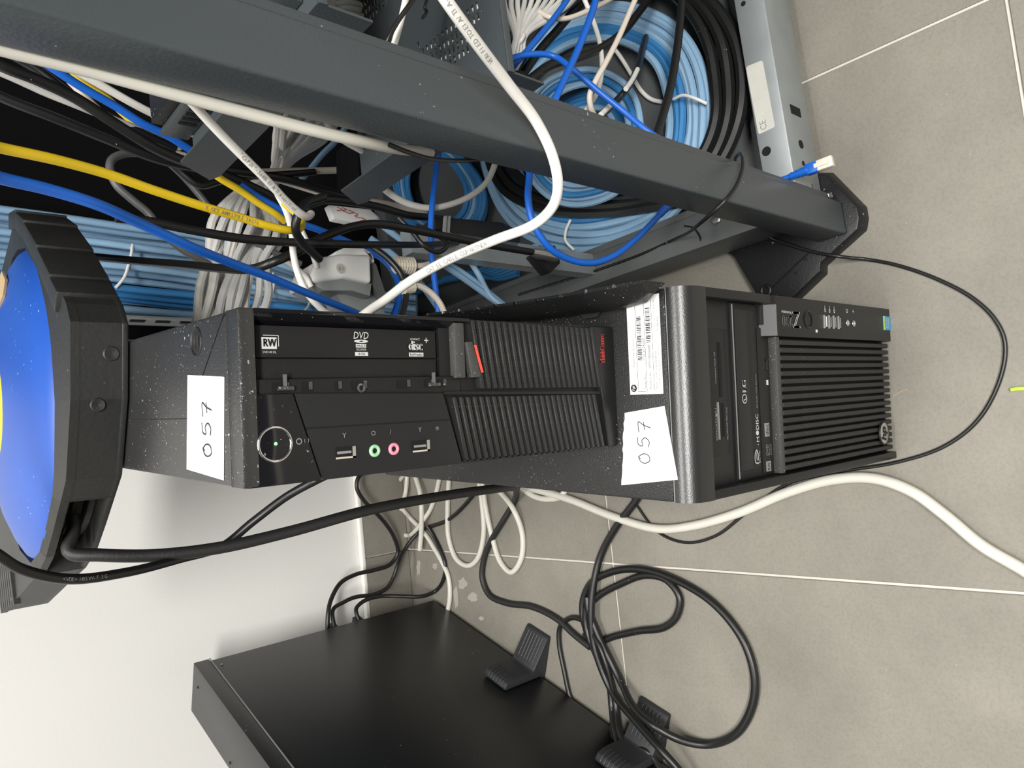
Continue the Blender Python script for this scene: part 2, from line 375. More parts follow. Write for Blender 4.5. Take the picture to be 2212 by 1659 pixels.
t = MB()
for x0, x1 in ((.0125, .0215), (.0435, .0555)): t.box(x0, x1, .0080, .0083, .2685, .2765)
build(t, 'badge', 'print_dim', od, smooth=False)
t = MB(); write(t, 'RW', (.0135, .0079, .2702), X, Z, width=.007, height=.0045); write(t, 'disc', (.0448, .0079, .2702), X, Z, width=.0095, height=.0048); build(t, 'badge_print', 'print_black', od, smooth=False)
t = MB(); write(t, 'DVD', (.0265, .0082, .2722), X, Z, width=.010, height=.004, italic=.2); write(t, 'MULTI', (.0268, .0082, .2692), X, Z, width=.0095, height=.0018); write(t, 'RECORDER', (.0265, .0082, .2665), X, Z, width=.010, height=.0016)
build(t, 'lettering', 'print_dim', od, smooth=False)
# ribbed grille
build(MB().box(.008, .133, .0150, .0190, .003, .256), 'grille_back', 'recess_black', hp)
build(MB().box(.009, .133, .0030, .0150, .2515, .2585), 'grille_top_edge', 'dusty_plastic', hp, bevel=.001)
slat = None
for i in range(17):
    x = .0135 + i*.00715
    if slat is None:
        slat = build(MB().box(x-.0022, x+.0022, .0025, .0152, .003, .2515), 'slat', 'rib_black', hp, bevel=.0006, seg=1)
    else:
        o = slat.copy(); o.name = 'slat'; COL.objects.link(o); o.parent = hp; o.location = (i*.00715, 0, 0)
build(MB().box(.008, .134, .0100, .0188, 0, .0035), 'grille_foot', 'bezel_black', hp)
lg = build(MB().cyl((.0305, .0026, .030), (0, -1, 0), .0122, .0022, 40), 'logo_disc', 'silver', hp, bevel=.0006)
build(MB().ring((.0305, .0012, .030), Y, .0122, .0011, 40, 8), 'logo_rim', 'recess_black', lg)
t = MB(); write(t, 'hp', (.0226, .0003, .0228), X, Z, width=.0150, height=.0160, italic=.25, bold=.0007); build(t, 'logo_letters', 'print_black', lg, smooth=False)
# controls: power button, USB ports, jacks, stickers, printing
pb = build(MB().ring((.1502, -.0001, .2005), Y, .0078, .0009, 32, 8), 'power_button', 'gloss_black', hp)
build(MB().cyl((.1502, .002, .2005), (0, -1, 0), .0068, .0016, 32), 'button_cap', 'bezel_black', pb, bevel=.0005)
build(MB().box(.1382, .1412, -.0004, .001, .1815, .1855), 'disk_light', 'print_white', hp, bevel=.0004)
for i, z in enumerate((.1635, .1535, .1430, .1320)):
    u = build(MB().box(.1430, .1562, -.0004, .003, z-.0032, z+.0032), 'usb_port', 'hole_black', hp)
    build(MB().box(.1430, .1562, -.0009, .002, z+.0016, z+.0034), 'port_shell', 'silver', u)
    build(MB().box(.1445, .1548, -.0007, .002, z-.0022, z-.0004), 'port_tongue', 'print_dim' if i else 'white_plastic', u)
for z in (.1135, .0985):
    j = build(MB().ring((.1500, -.0003, z), Y, .0024, .0010, 20, 8), 'audio_jack', 'silver', hp); build(MB().cyl((.15, -.0001, z), Y, .0017, .001, 16), 'jack_hole', 'hole_black', j)
st = build(MB().box(.1455, .1612, -.0006, .0002, .0005, .0195), 'sticker', 'sticker_blue', hp)
build(MB().box(.1455, .1612, -.0008, -.0004, .0165, .0196), 'sticker_edge', 'sticker_green', st)
t = MB(); write(t, 'intel', (.1478, -.0007, .0105), X, Z, width=.011, height=.0045); write(t, 'inside', (.1478, -.0007, .0058), X, Z, width=.011, height=.0035); build(t, 'lettering', 'print_white', st, smooth=False)
t = MB(); write(t, 'Z', (.1565, -.0001, .2175), Z, -X, height=.0150, bold=.0005, width=.0135); write(t, '230', (.1525, -.0001, .2325), Z, -X, height=.0105, width=.0195, bold=.0001)
write(t, 'Workstation', (.1566, -.0001, .2330), Z, -X, height=.0028, width=.0190)
for k, z in enumerate((.1635, .1535, .1430)): write(t, 'Y', (.1655, -.0001, z-.0015), Z, -X, height=.005); t.box(.1590, .1602, -.0004, -.0001, z-.0006, z+.0006)
t.ring((.1625, -.0002, .1135), Y, .0018, .0003, 16, 4, .3); write(t, '+', (.1645, -.0001, .0970), Z, -X, height=.0035)
build(t, 'lettering', 'print_white', hp, smooth=False)
# top seam and maker's label with writing
build(MB().box(0, .17, .0188, .0207, .3, HT-.0012), 'seam', 'print_dim', hp)  # pale grey strip paints the thin highlight along the seam
lb = build(MB().box(.0862, .1662, .0255, .0585, HT, HT+.0003), 'serial_label', 'label_white', hp)
zt = HT+.0004
t = MB()
write(t, 'HP Z230 Tower Workstation', (.1085, .0525, zt), X, Y, width=.024, height=.0017, lift=.0001)
write(t, 'Serial No.', (.0905, .0415, zt), X, Y, width=.0125, height=.0021, lift=.0001); write(t, 'CZC43245N5', (.114, .0415, zt), X, Y, width=.018, height=.0022, lift=.0001)
write(t, 'Product No.  WM579EA#ABF', (.0905, .0360, zt), X, Y, width=.036, height=.0024, lift=.0001)
write(t, 'Z230T/CC3 A1TX/8X0/P4S&M FR', (.0905, .0302, zt), X, Y, width=.030, height=.0015, lift=.0001); write(t, 'OS: Win 8.1 Pro downgraded to Win 7 Pro', (.0905, .0272, zt), X, Y, width=.034, height=.0015, lift=.0001)
write(t, 'Limited Warranty: 3y/3y/3y', (.1365, .0302, zt), X, Y, width=.025, height=.0016, lift=.0001); write(t, 'ID1P41AYL', (.1365, .0272, zt), X, Y, width=.012, height=.0015, lift=.0001)
rr = random.Random(3)
for x0, x1, y0, y1 in ((.1135, .1505, .0445, .0490), (.1280, .1555, .0352, .0398)):
    x = x0
    while x < x1:
        w = rr.choice((.0003, .0005, .0008)); t.box(x, x+w, y0, y1, zt, zt+.0001); x += w + rr.choice((.0004, .0005, .0009))
for a in ((.0885, .162, .0498, .0501), (.0885, .162, .0408, .0411)): t.box(a[0], a[1], a[2], a[3], zt, zt+.0001)
for a in ((.0885, .0888), (.1617, .162)): t.box(a[0], a[1], .0408, .0501, zt, zt+.0001)
t.box(.0885, .1625, .0336, .0339, zt, zt+.0001)
build(t, 'label_print', 'print_black', lb, smooth=False)
t = MB().cyl((.0915, .0545, zt), Z, .0031, .0001, 24); lgo = build(t, 'label_logo', 'print_black', lb, smooth=False)
t = MB(); write(t, 'hp', (.0894, .0525, zt+.0002), X, Y, width=.0042, height=.0040, italic=.25, lift=.0001); build(t, 'logo_letters', 'label_white', lgo, smooth=False)

# torn paper notes with handwriting
def paper_note(label, corners, z, at, sx, sy, gap, r, parent_group):
    poly = []
    n = len(corners)
    for i in range(n):
        a = Vector((*corners[i][:2], 0)); b = Vector((*corners[(i+1) % n][:2], 0)); rough = corners[i][2]
        k = 14 if rough else 1
        for j in range(k):
            q = a.lerp(b, j/k)
            if rough and j: q += Vector((random.uniform(-1, 1), random.uniform(-1, 1), 0))*.0009
            poly.append((q.x, q.y, z))
    o = tag(build(MB().prism(poly, (0, 0, .0003)), 'paper_note', 'paper_white', smooth=False), label, 'note', parent_group)
    m = MB(); x = 0
    for ch in '057':
        for s in HAND[ch]:
            stroke(m, s, Vector(at) + Vector((x, -.0012*(ch == '7'), .0003)), X, Y, sx, sy, r)
        x += gap
    build(m, 'handwriting', 'ink', o, smooth=False); return o
def zpt(px, py, z, rough=0): q = onz(px, py, z); return (q.x, q.y, rough)
paper_note('torn white paper note with handwritten digits on the tower with the ribbed grille', [zpt(1350, 892, HT, 1), zpt(1343, 1048, HT), zpt(1465, 1036, HT), zpt(1436, 877, HT, 0)], HT+.0002,
           (.0295, .041, HT), .011, .0125, .0125, .0004, 'handwritten paper notes')

# black rail lying along the tower's top right edge
rl = thing('metal_rail', 'black speckled metal rail with silver rivets lying along the top edge of the tower', 'rail', (.168, .16, HT))
secs = [(.018, .1735, .1655, .1640, .431, .427), (.030, .1735, .1640, .1590, .431, .426), (.062, .1735, .162, .1575, .432, .424), (.16, .1745, .163, .1590, .431, .422), (.19, .176, .165, .162, .428, .420), (.31, .181, .172, .170, .423, .418)]
m = MB(); k = 6; vs = []; fs = []
for i, (y, xo, xm, xl, zt_, zm) in enumerate(secs):
    zb = HT + (.016 if i == 0 else .010 if i == 1 else .001)
    vs += [(xo, y, HT+.001), (xo, y, zt_), (xo-.0025, y, zt_+.0003), (xm, y, zm), (xl, y, zb+.010 if i > 1 else zm-.004), (xl, y, zb)]
for i in range(len(secs)-1):
    for j in range(k): fs.append((i*k+j, i*k+(j+1) % k, (i+1)*k+(j+1) % k, (i+1)*k+j))
fs += [tuple(range(k)), tuple(range(len(secs)*k-1, (len(secs)-1)*k-1, -1))]
build(m.add(vs, fs), 'rail_body', 'case_black', rl)
for i in range(10):
    f = i/9; y = .045 + f*.262; xo = .1735 if y < .16 else .1745 + (y-.16)*.043; z = .4315 if y < .16 else .431 - (y-.16)*.053
    build(MB().cyl((xo-.0012, y, z-.0002), Z, .0016, .0010, 10), 'rivet', 'chrome', rl)
for y in (.085, .205): build(MB().prism([(.1575, y, HT+.0005), (.154, y+.004, HT+.0005), (.154, y+.018, HT+.0005), (.1575, y+.022, HT+.0005), (.166, y+.022, HT+.0005), (.166, y, HT+.0005)], (0, 0, .003)), 'rubber_tab', 'rubber_black', rl)

# =================================================================== THINKCENTRE
tc_ = thing('desktop_computer', 'slim black desktop computer standing upright on top of the tower, drive bay cover missing', 'computer', (.0945, .26, HT))
x0, x1, yf, zb, zt = .0445, .1450, .073, .4005, .7208
build(MB().box(x0, x1, .0925, .448, zb+.001, zt-.0008), 'case', 'desktop_black', tc_, bevel=.003)
build(MB().box(x0, x1, .090, .0935, zb+.002, zt-.0016), 'seam', 'recess_black', tc_)
# bezel shell: strips round the open bay
build(MB().box(x0, x1, yf, .0905, .7105, zt), 'top_bezel', 'desktop_black', tc_, bevel=.002)
build(MB().box(.1425, x1, yf, .0905, .5560, .7110), 'side_strip', 'gloss_black', tc_, bevel=.0006)
build(MB().box(x0+.001, x1-.001, .0865, .0905, .402, .7110), 'bezel_back', 'recess_black', tc_)
bay = build(MB().box(.1045, .1426, .0835, .0875, .5690, .7108), 'drive_bay', 'recess_black', tc_)
build(MB().prism([(.1425, .0735, .569), (.1365, .0830, .5740), (.1365, .0830, .7105), (.1425, .0735, .7105)], (.0004, .0006, 0)), 'bay_wall', 'gloss_black', bay)
dv = build(MB().box(.1175, .1362, .0800, .0840, .5815, .7080), 'drive_tray', 'bezel_black', tc_, bevel=.0006)
build(MB().box(.1045, .1168, .0805, .0840, .5815, .7080), 'tray_sill', 'bezel_black', tc_, bevel=.0004)
D = -Z; Up = X
def tcw(mb, s, px, pz, **k): return write(mb, s, (px, .0798, pz), D, Up, **k)
def ellipse(mb, x, z, rx, rz, y, n=28): return mb.prism([(x + rx*math.cos(2*PI*k/n), y, z + rz*math.sin(2*PI*k/n)) for k in range(n)], (0, .0001, 0))
def logo(name, light, dark):
    o = build(light, name, 'print_white', dv, smooth=False); build(dark, 'logo_print', 'print_black', o, smooth=False)
t = MB(); tcw(t, 'DVD', .1295, .6452, height=.0044, width=.0108, italic=.2); ellipse(t, .1280, .6398, .0010, .0050, .0796)
t.box(.1240, .1262, .0796, .0798, .6362, .6436); t.box(.1188, .1212, .0796, .0798, .6352, .6444); tcw(t, 'RECORDER', .1222, .6434, width=.007, height=.0012)
q = MB(); write(q, 'MULTI', (.1244, .0795, .6432), D, Up, width=.0066, height=.0014); write(q, '8 DL', (.1192, .0795, .6422), D, Up, width=.005, height=.0015); ellipse(q, .1280, .6398, .0004, .0014, .0794)
logo('dvd_logo', t, q)
t = MB(); tcw(t, 'disc', .1228, .6040, height=.0062, width=.0108, bold=.0003); tcw(t, 'COMPACT', .1294, .6028, height=.0013, width=.0078); t.box(.1186, .1212, .0796, .0798, .5925, .6040); tcw(t, '+', .1278, .5915, height=.0034)
q = MB(); write(q, 'ReWritable', (.1190, .0795, .6035), D, Up, width=.0100, height=.0017); logo('compact_disc_logo', t, q)
t = MB(); t.box(.1225, .1292, .0796, .0798, .6955, .7045); t.box(.1302, .1305, .0796, .0798, .6945, .7035); t.box(.124, .1305, .0796, .0798, .6942, .6945); tcw(t, 'DVD+R DL', .1200, .7040, width=.008, height=.0013)
q = MB(); write(q, 'RW', (.1238, .0795, .7035), D, Up, width=.0075, height=.0045, bold=.0002); logo('rewrite_logo', t, q)
hs = build(MB().box(.0925, .1050, .0770, .0870, .5640, .7105), 'hinge_sill', 'bezel_black', tc_, bevel=.0008)
for zc, w in ((.6955, .010), (.6790, .006), (.6585, .004), (.6440, .010), (.6110, .009), (.5905, .006), (.5800, .006)):
    build(MB().box(.0975, .1030, .0762, .0800, zc-w/2, zc+w/2), 'hinge_pocket', 'hole_black', hs)
    build(MB().box(.0985, .1030, .0758, .0790, zc-w/2, zc-w/2+.0022), 'pocket_tab', 'dusty_plastic', hs)
for zc in (.6935, .5880):
    build(MB().cyl((.0995, .0752, zc+.004), -Z, .0014, .009, 12), 'hinge_pin', 'dusty_plastic', hs)
    build(MB().box(.100, .1075, .0745, .0757, zc-.0010, zc+.0010), 'hinge_arm', 'facet_grey', hs)
build(MB().ring((.0985, .0760, .6430), Y, .0022, .0009, 16, 8), 'latch_ring', 'dusty_plastic', hs)
build(MB().prism([(.1035, .0738, .5698), (.1418, .0738, .5698), (.1418, .0738, .5612), (.1035, .0738, .5612)], (0, .012, 0)), 'bay_divider', 'dusty_plastic', tc_, bevel=.0008)
# lower-left fascia: glossy power section, port panel, ribbed grille
def face(pts, y, th=.013): return MB().prism([(a, y, b) for a, b in pts], (0, th, 0))
ps = build(face([(x0, .7180), (.0965, .7180), (.0965, .6895), (x0, .6735)], .0735), 'power_panel', 'gloss_black', tc_, bevel=.0008)
pt = build(face([(.0965, .6885), (x0, .6725), (x0, .5675), (.0935, .5815)], .0738), 'port_panel', 'panel_grey', tc_, bevel=.0006)
build(MB().prism([(.0762, .0736, .6820), (.0752, .0736, .6820), (.0747, .0736, .5770), (.0757, .0736, .5770)], (0, .0004, 0)), 'panel_groove', 'hole_black', pt)
rg = build(MB().ring((.0680, .0735, .7015), Y, .0097, .0009, 40, 10), 'power_ring', 'chrome', ps)
build(MB().cyl((.0680, .0738, .7015), (0, -1, 0), .0090, .0006, 40), 'power_button', 'gloss_black', ps, bevel=.0004)
build(MB().cyl((.0682, .0732, .7013), (0, -1, 0), .0010, .0003, 14), 'power_light', 'led_green', ps)
t = MB(); t.ring((.0685, .0734, .6870), Y, .0016, .0003, 16, 4, .3); write(t, 'I', (.0675, .0733, .6838), D, Up, height=.0022); write(t, ')', (.0672, .0733, .6818), D, Up, height=.0030); build(t, 'lettering', 'print_dim', ps, smooth=False)
for xa, xb, za, zc in ((.0560, .0630, .6505, .6640), (.0555, .0628, .5950, .6085)):
    u = build(MB().box(xa, xb, .0732, .0760, za, zc), 'usb_port', 'hole_black', pt)
    build(MB().box(xa, xa+.0011, .0728, .0760, za, zc), 'port_shell', 'cream_plastic', u); build(MB().box(xa, xb, .0728, .0760, za, za+.0022), 'port_shell', 'silver', u)
    build(MB().box(xa+.003, xa+.0045, .0730, .0760, za+.003, zc-.001), 'port_tongue', 'print_dim', u)
for zc, mn in ((.6370, 'green_jack'), (.6230, 'pink_jack')):
    j = build(MB().ring((.0590, .0732, zc), Y, .0028, .0012, 24, 10), 'audio_jack', mn, pt); build(MB().cyl((.059, .0732, zc), Y, .0019, .001, 16), 'jack_hole', 'hole_black', j)
t = MB()
for zc, s in ((.6590, 'Y'), (.6390, 'O'), (.6255, '/'), (.6035, 'Y'), (.5895, '*')): write(t, s, (.0685, .0736, zc), D, Up, height=.003)
build(t, 'port_symbols', 'print_dim', pt, smooth=False)
build(MB().box(x0, x1, .0800, .0880, .4025, .5790), 'grille_back', 'recess_black', tc_)
build(face([(.0925, .5795), (.0945, .5795), (.0900, .4150), (.0880, .4150)], .0755, .008), 'grille_divider', 'bezel_black', tc_)
build(face([(x0, .5660), (.0465, .5660), (.0445, .4130), (x0-.0005, .4130)], .0742, .009), 'grille_edge', 'bezel_black', tc_)
def ribs(xl, xr, zl_top, n, slope, pitch, top_parent):
    first = None
    for i in range(n):
        z = zl_top - i*pitch
        if first is None:
            m = MB().prism([(xl, .0742, z), (xr, .0742, z + slope*(xr-xl)), (xr, .0742, z + slope*(xr-xl) - .0036), (xl, .0742, z-.0036)], (0, .0075, 0))
            first = build(m, 'rib', 'rib_black', top_parent, bevel=.0007, seg=1)
        else:
            o = first.copy(); o.name = 'rib'; COL.objects.link(o); o.parent = top_parent; o.location = (-.00010*i, 0, -i*pitch)
ribs(.0955, .1445, .5470, 22, .15, .0060, tc_)
ribs(.0450, .0905, .5640, 25, .20, .0060, tc_)
build(face([(x0-.0008, .4125), (.092, .4180), (x1-.001, .4270), (x1-.001, .4010), (x0-.0008, .4010)], .0738, .0125), 'bottom_strip', 'bezel_black', tc_, bevel=.0015)
t = MB(); write(t, 'ThinkCentre', (.1130, .0737, .4130), X, Z, width=.0245, height=.0062, bold=.0001); build(t, 'brand_lettering', 'logo_red', tc_, smooth=False)
tb = build(face([(.1035, .5560), (.1285, .5605), (.1290, .5545), (.1040, .5475)], .0730, .006), 'release_tab', 'dusty_plastic', tc_, bevel=.0008)
build(face([(.1070, .5478), (.1265, .5535), (.1265, .5520), (.1070, .5463)], .0722, .001), 'red_line', 'logo_red', tb)
# top: eject symbol dimple, diagonal seam
ej = build(MB().lathe((.1315, .1395, zt-.0009), Z, [(.0, .0002), (.0080, .0002), (.0088, .0009), (.0094, .0003)], 32), 'eject_dimple', 'bezel_black', tc_)
t = MB(); t.prism([(.1275, .1400, zt-.0006), (.1355, .1400, zt-.0006), (.1315, .1440, zt-.0006)], (0, 0, .0005)); t.box(.1280, .1350, .1374, .1385, zt-.0006, zt-.0001); t.box(.1280, .1350, .1352, .1362, zt-.0006, zt-.0001); build(t, 'eject_symbol', 'rib_black', ej, smooth=False)
build(MB().prism([(.1445, .0925, zt-.0007), (.1436, .0925, zt-.0007), (.0835, .1600, zt-.0007), (.0835, .2900, zt-.0007), (.0841, .2900, zt-.0007), (.0841, .1604, zt-.0007)], (0, 0, .0003)), 'lid_seam', 'hole_black', tc_)
paper_note('torn white paper note with handwritten digits on the slim computer under the cable reel', [(.1115, .156, 0), (.0515, .164, 0), (.0480, .1020, 0), (.1075, .0955, 0)], zt-.0005,
           (.0605, .118, zt-.0005), .0105, .0155, .0120, .0005, 'handwritten paper notes')

# =================================================================== BATTERY CABINET (flat rack unit standing on edge)
UA = Vector((-.24, -.971, 0)).normalized(); UB = Vector((-.971, .24, 0)).normalized(); UO = Vector((-.3175, .899, 0))
def U(a, b, z): return UO + UA*a + UB*b + Vector((0, 0, z))
ub = thing('rack_unit', 'flat black steel rack unit standing on edge against the white wall in plastic stabiliser feet', 'rack unit', U(.31, .042, 0))
UH = .4805
build(MB().box(0, .63, .0015, .083, .010, UH-.022, U), 'body', 'ups_metal', ub, bevel=.0012)
build(MB().box(-.004, .63, 0, .0845, UH-.024, UH, U), 'top_cover', 'ups_metal', ub, bevel=.0012)
build(MB().box(-.004, .63, .0843, .0862, UH-.034, UH-.001, U), 'cover_flange', 'ups_metal', ub, bevel=.0004)
build(MB().box(-.004, .63, -.0006, .0006, UH-.0262, UH-.0246, U), 'cover_seam', 'print_dim', ub)
for a, b, z in ((.02, .030, UH), (.16, .074, UH), (.30, .024, UH), (.02, -.0001, UH-.036), (.40, -.0001, .44)):
    if b > 0: build(MB().cyl(U(a, b, z-.0004), Z, .0022, .0008, 12), 'screw', 'hole_black', ub)
    else: build(MB().cyl(U(a, b+.001, z), -UB, .0018, .0008, 12), 'screw', 'print_dim', ub)
foot0 = None
def stabiliser(a0):
    # L-shaped plastic foot: toe along the floor, arm up the side; ribs on toe and on the arm's rounded head
    w = .054
    pr = [(.089, .0), (-.070, 0), (-.072, .004), (-.069, .0080), (-.0155, .0320), (-.0135, .0370), (-.0150, .072), (-.0145, .082), (-.0115, .0905), (-.004, .0945), (0, .0940), (0, .0098), (.089, .0098)]
    f = build(MB().prism([U(a0, b, z) for b, z in pr], UA*w), 'stabiliser_foot', 'ups_foot', ub, bevel=.0015)
    for k in range(6):
        b0, z0, b1, z1 = -.066, .0093, -.024, .0282
        aa = a0 + .010 + k*.0068
        nrm = (UB*-(z1-z0) + Vector((0, 0, -(b0-b1)*-1))).normalized(); nrm = (Vector((0, 0, .053)) - UB*.024).normalized()
        path = [U(aa, b0 + (b1-b0)*q, z0 + (z1-z0)*q) + nrm*.0002 for q in (0, .25, .5, .75, 1)]
        build(MB().tube(path, .0014, 6), 'rib', 'ups_foot', f)
        path = [U(aa, b, z) for b, z in ((-.0150, .072), (-.0146, .082), (-.0118, .0905), (-.0045, .0945))]
        build(MB().tube(path, .0013, 6), 'rib', 'ups_foot', f)
stabiliser(.2645); stabiliser(.5160)
# sockets and plugs on the back
for z, b in ((.222, .022), (.168, .022), (.235, .050)):
    pl = build(MB().box(-.034, .001, b-.010, b+.010, z-.008, z+.008, U), 'socket_block', 'rubber_black', ub, bevel=.002)

# =================================================================== CABLE REEL
RZ0, RZ1 = .7212, .7600
rc = Vector((.100, .462, 0)); RR = .140
re = thing('cable_reel', 'flat extension cable reel with blue domed lid and black frame lying on the slim computer', 'cable reel', (.10, .46, RZ0))
outl = [(.157, .280), (.100, .288), (.040, .312), (.022, .334), (-.004, .366), (-.030, .400), (-.052, .444), (-.076, .512), (-.118, .628), (-.100, .665), (-.052, .668), (.02, .650), (.16, .655), (.236, .600), (.277, .500), (.271, .462), (.253, .420), (.222, .366), (.190, .318), (.172, .292)]
WIN = (3, 6)                                                   # wall segments left open: the cable window
n = len(outl)
build(MB().prism([(x, y, RZ0) for x, y in outl], (0, 0, .005)), 'frame_bottom', 'reel_black', re, bevel=.001)
m = MB()
cen = Vector((rc.x, rc.y, 0)); inner = []
for x, y in outl:
    d = Vector((x, y, 0)) - cen; inner.append(cen + d.normalized()*min(RR+.001, d.length-.006))
for i in range(n):
    j = (i+1) % n; a, b = outl[i], outl[j]; ia, ib = inner[i], inner[j]; zt_ = RZ1; zi = RZ1+.004
    # chamfered top collar between outline and lid
    P = [(a[0], a[1], zt_-.006), (b[0], b[1], zt_-.006), (a[0], a[1], zt_), (b[0], b[1], zt_), (ia.x, ia.y, zi), (ib.x, ib.y, zi), (ia.x, ia.y, zi-.010), (ib.x, ib.y, zi-.010)]
    m.add(P, [(0, 1, 3, 2), (2, 3, 5, 4), (4, 5, 7, 6), (6, 7, 1, 0)])
build(m, 'frame_top', 'reel_black', re)
wl = MB()
for i in range(n):
    if WIN[0] <= i < WIN[1]: continue
    a = Vector((*outl[i], 0)); b = Vector((*outl[(i+1) % n], 0)); d = (b-a).normalized(); nn = Vector((d.y, -d.x, 0)); nn = nn if nn.dot(a-cen) > 0 else -nn
    q = [a - nn*.0002, b - nn*.0002, b - nn*.005, a - nn*.005]
    wl.prism([(p.x, p.y, RZ0+.004) for p in q], (0, 0, RZ1-RZ0-.009))
wl_o = build(wl, 'frame_wall', 'reel_black', re); wl_o['kind'] = 'stuff'
# window cheeks
for i, s in ((WIN[0], 1), (WIN[1], -1)):
    a = Vector((*outl[i], 0)); d = (cen-a).normalized(); sd = Vector((-d.y, d.x, 0))
    build(MB().prism([(p.x, p.y, RZ0+.003) for p in (a+sd*.001, a-sd*.003, a-sd*.003+d*.05, a+sd*.001+d*.05)], (0, 0, RZ1-RZ0-.006)), 'window_cheek', 'reel_black', re)
build(MB().cyl((rc.x, rc.y, RZ0+.005), Z, .085, .030, 40), 'drum', 'recess_black', re)
# cable wound inside, seen through the window
for k, (r_, z) in enumerate(((.118, .728), (.116, .739), (.107, .7335), (.118, .750), (.106, .745))):
    build(MB().ring((rc.x, rc.y, z), Z, r_, .0055, 56, 8), 'wound_cable', 'rubber_black', re)
lid = build(MB().lathe((rc.x, rc.y, RZ1), Z, [(.0, .0255), (.050, .0252), (.075, .0235), (.105, .0170), (.125, .0095), (.136, .0035), (RR, -.0010), (RR, -.004)], 72), 'blue_lid', 'reel_blue', re)
build(MB().lathe((rc.x, rc.y, RZ1+.0245), Z, [(0, .0016), (.040, .0016), (.0475, .0012), (.049, .0006), (.049, -.003)], 56), 'yellow_centre', 'reel_yellow', re)
# ribbed rubber grip wrapping the right-hand corner: overlapping facets
gp = [(.178, .301), (.195, .3255), (.226, .372), (.2575, .426), (.2755, .468), (.2815, .502)]
for i in range(5):
    a = Vector((*gp[i], 0)); b = Vector((*gp[i+1], 0)); d = (b-a).normalized(); nn = Vector((d.y, -d.x, 0)); nn = nn if nn.dot(a-cen) > 0 else -nn
    q = [a + nn*.0035, b + nn*.0015, b - nn*.014, a - nn*.014]
    build(MB().prism([(p.x, p.y, RZ0+.0015) for p in q], (0, 0, RZ1-RZ0+.003)), 'grip_facet', 'reel_black', re, bevel=.0012)
for (x, y), s in (((.134, .2832), .0058), ((.096, .2885), .0054)):
    build(MB().lathe((x, y-.0002, (.733 if s > .0056 else .742)), (-.12, -1, 0), [(s, -.0004), (s*.85, .0007), (s*.5, .0003), (0, -.0002)], 24), 'rivet_dent', 'reel_black', re)
hn = MB()
for k in range(7):
    y = .560 + k*.014; hn.prism([(-.098 + .004*k*-1, y, RZ1-.004), (-.060, y, RZ1-.001), (-.060, y+.010, RZ1-.001), (-.101 - .004*k, y+.010, RZ1-.004)], (0, 0, .006))
build(hn, 'handle_ribs', 'reel_black', re)['kind'] = 'stuff'
flk = onv(6, 630, .62)
build(MB().prism([Vector((.209, .438, .7752)), Vector((.222, .470, .7735)), Vector((.196, .480, .7790)), Vector((.184, .446, .7805)), Vector((.194, .428, .7785))], (0, 0, .002)), 'torn_sticker', 'wood_flake', re)

# =================================================================== RACK
rk = thing('equipment_rack', 'dark grey open equipment rack with galvanised base frame full of loose cables', 'rack', R(.56, .45, 0), TH)
RW, RD = .60, .905
def RB(u0, u1, v0, v1, z0, z1): return MB().box(u0, u1, v0, v1, z0, z1, R)
RT = 2.02
# front left post: folded steel profile with inner return lips
def folded_post(u0, v0, su, sv):
    # U-shaped section: front face, outer side face, inner return
    o = build(RB(min(u0, u0+su*.039), max(u0, u0+su*.039), min(v0, v0+sv*.035), max(v0, v0+sv*.035), .020, RT), 'post', 'rack_grey', rk, bevel=.0028, seg=3)
    build(RB(min(u0+su*.038, u0+su*.0465), max(u0+su*.038, u0+su*.0465), min(v0+sv*.0035, v0+sv*.030), max(v0+sv*.0035, v0+sv*.030), .045, RT), 'return_lip', 'rack_grey', o, bevel=.001)
    return o
folded_post(.263, .003, 1, 1); folded_post(.263+RW, .003, -1, 1); folded_post(.263, RD, 1, -1); folded_post(.263+RW, RD, -1, -1)
# galvanised base frame
def beam(u0, u1, v0, v1, name, m): return build(RB(u0, u1, v0, v1, .020, .085), name, m, rk, bevel=.0022)
fb = beam(.302, .263+RW-.04, .0235, .060, 'front_beam', 'galvanised')
sb = beam(.286, .330, .036, RD-.03, 'side_beam', 'zinc_dark'); beam(.263+RW-.067, .263+RW-.023, .036, RD-.03, 'side_beam', 'zinc_dark'); beam(.302, .263+RW-.04, RD-.06, RD-.0235, 'rear_beam', 'zinc_dark')
build(RB(.330, .3385, .10, RD-.05, .060, .0835), 'beam_lip', 'zinc_dark', rk); build(RB(.33, .263+RW-.06, .060, RD-.06, .020, .0285), 'base_plate', 'zinc_dark', rk)
build(RB(.33, .263+RW-.06, .060, .085, .0283, .046), 'base_fold', 'zinc_dark', rk, bevel=.001)
for px, py in ((1718, 239),):
    c = onv(px, py, .0235); build(MB().prism([c + RU*a + Z*b for a, b in ((-.006, -.012), (.005, -.012), (.005, .012), (-.006, .012))], RV*-.0006), 'slot_hole', 'hole_black', fb)
c = onv(1730, 312, .0235); build(MB().cyl(c, -RV, .0052, .0006, 20), 'round_hole', 'hole_black', fb); c = onv(1735, 353, .0235); build(MB().cyl(c, -RV, .003, .0006, 14), 'round_hole', 'hole_black', fb)
c = onz(1656, 327, .0848); build(MB().cyl(c, Z, .0055, .0007, 20), 'round_hole', 'hole_black', fb); c = onz(1606, 8, .0848); build(MB().cyl(c, Z, .003, .0007, 14), 'round_hole', 'hole_black', fb)
pl = [onz(x, y, .0851) for x, y in ((1615, 143), (1645, 131), (1648, 134), (1674, 271), (1671, 276), (1641, 290), (1638, 287), (1612, 148))]
sk = build(MB().prism(pl, (0, 0, .0005)), 'type_sticker', 'sticker_old', fb, smooth=False)
t = MB(); q = onz(1657, 277, .0856); write(t, 'CE', q, RU, RV, width=.011, height=.008, lift=.0002); build(t, 'lettering', 'print_dim', sk, smooth=False)
bolt = onz(1755, 405, .055)
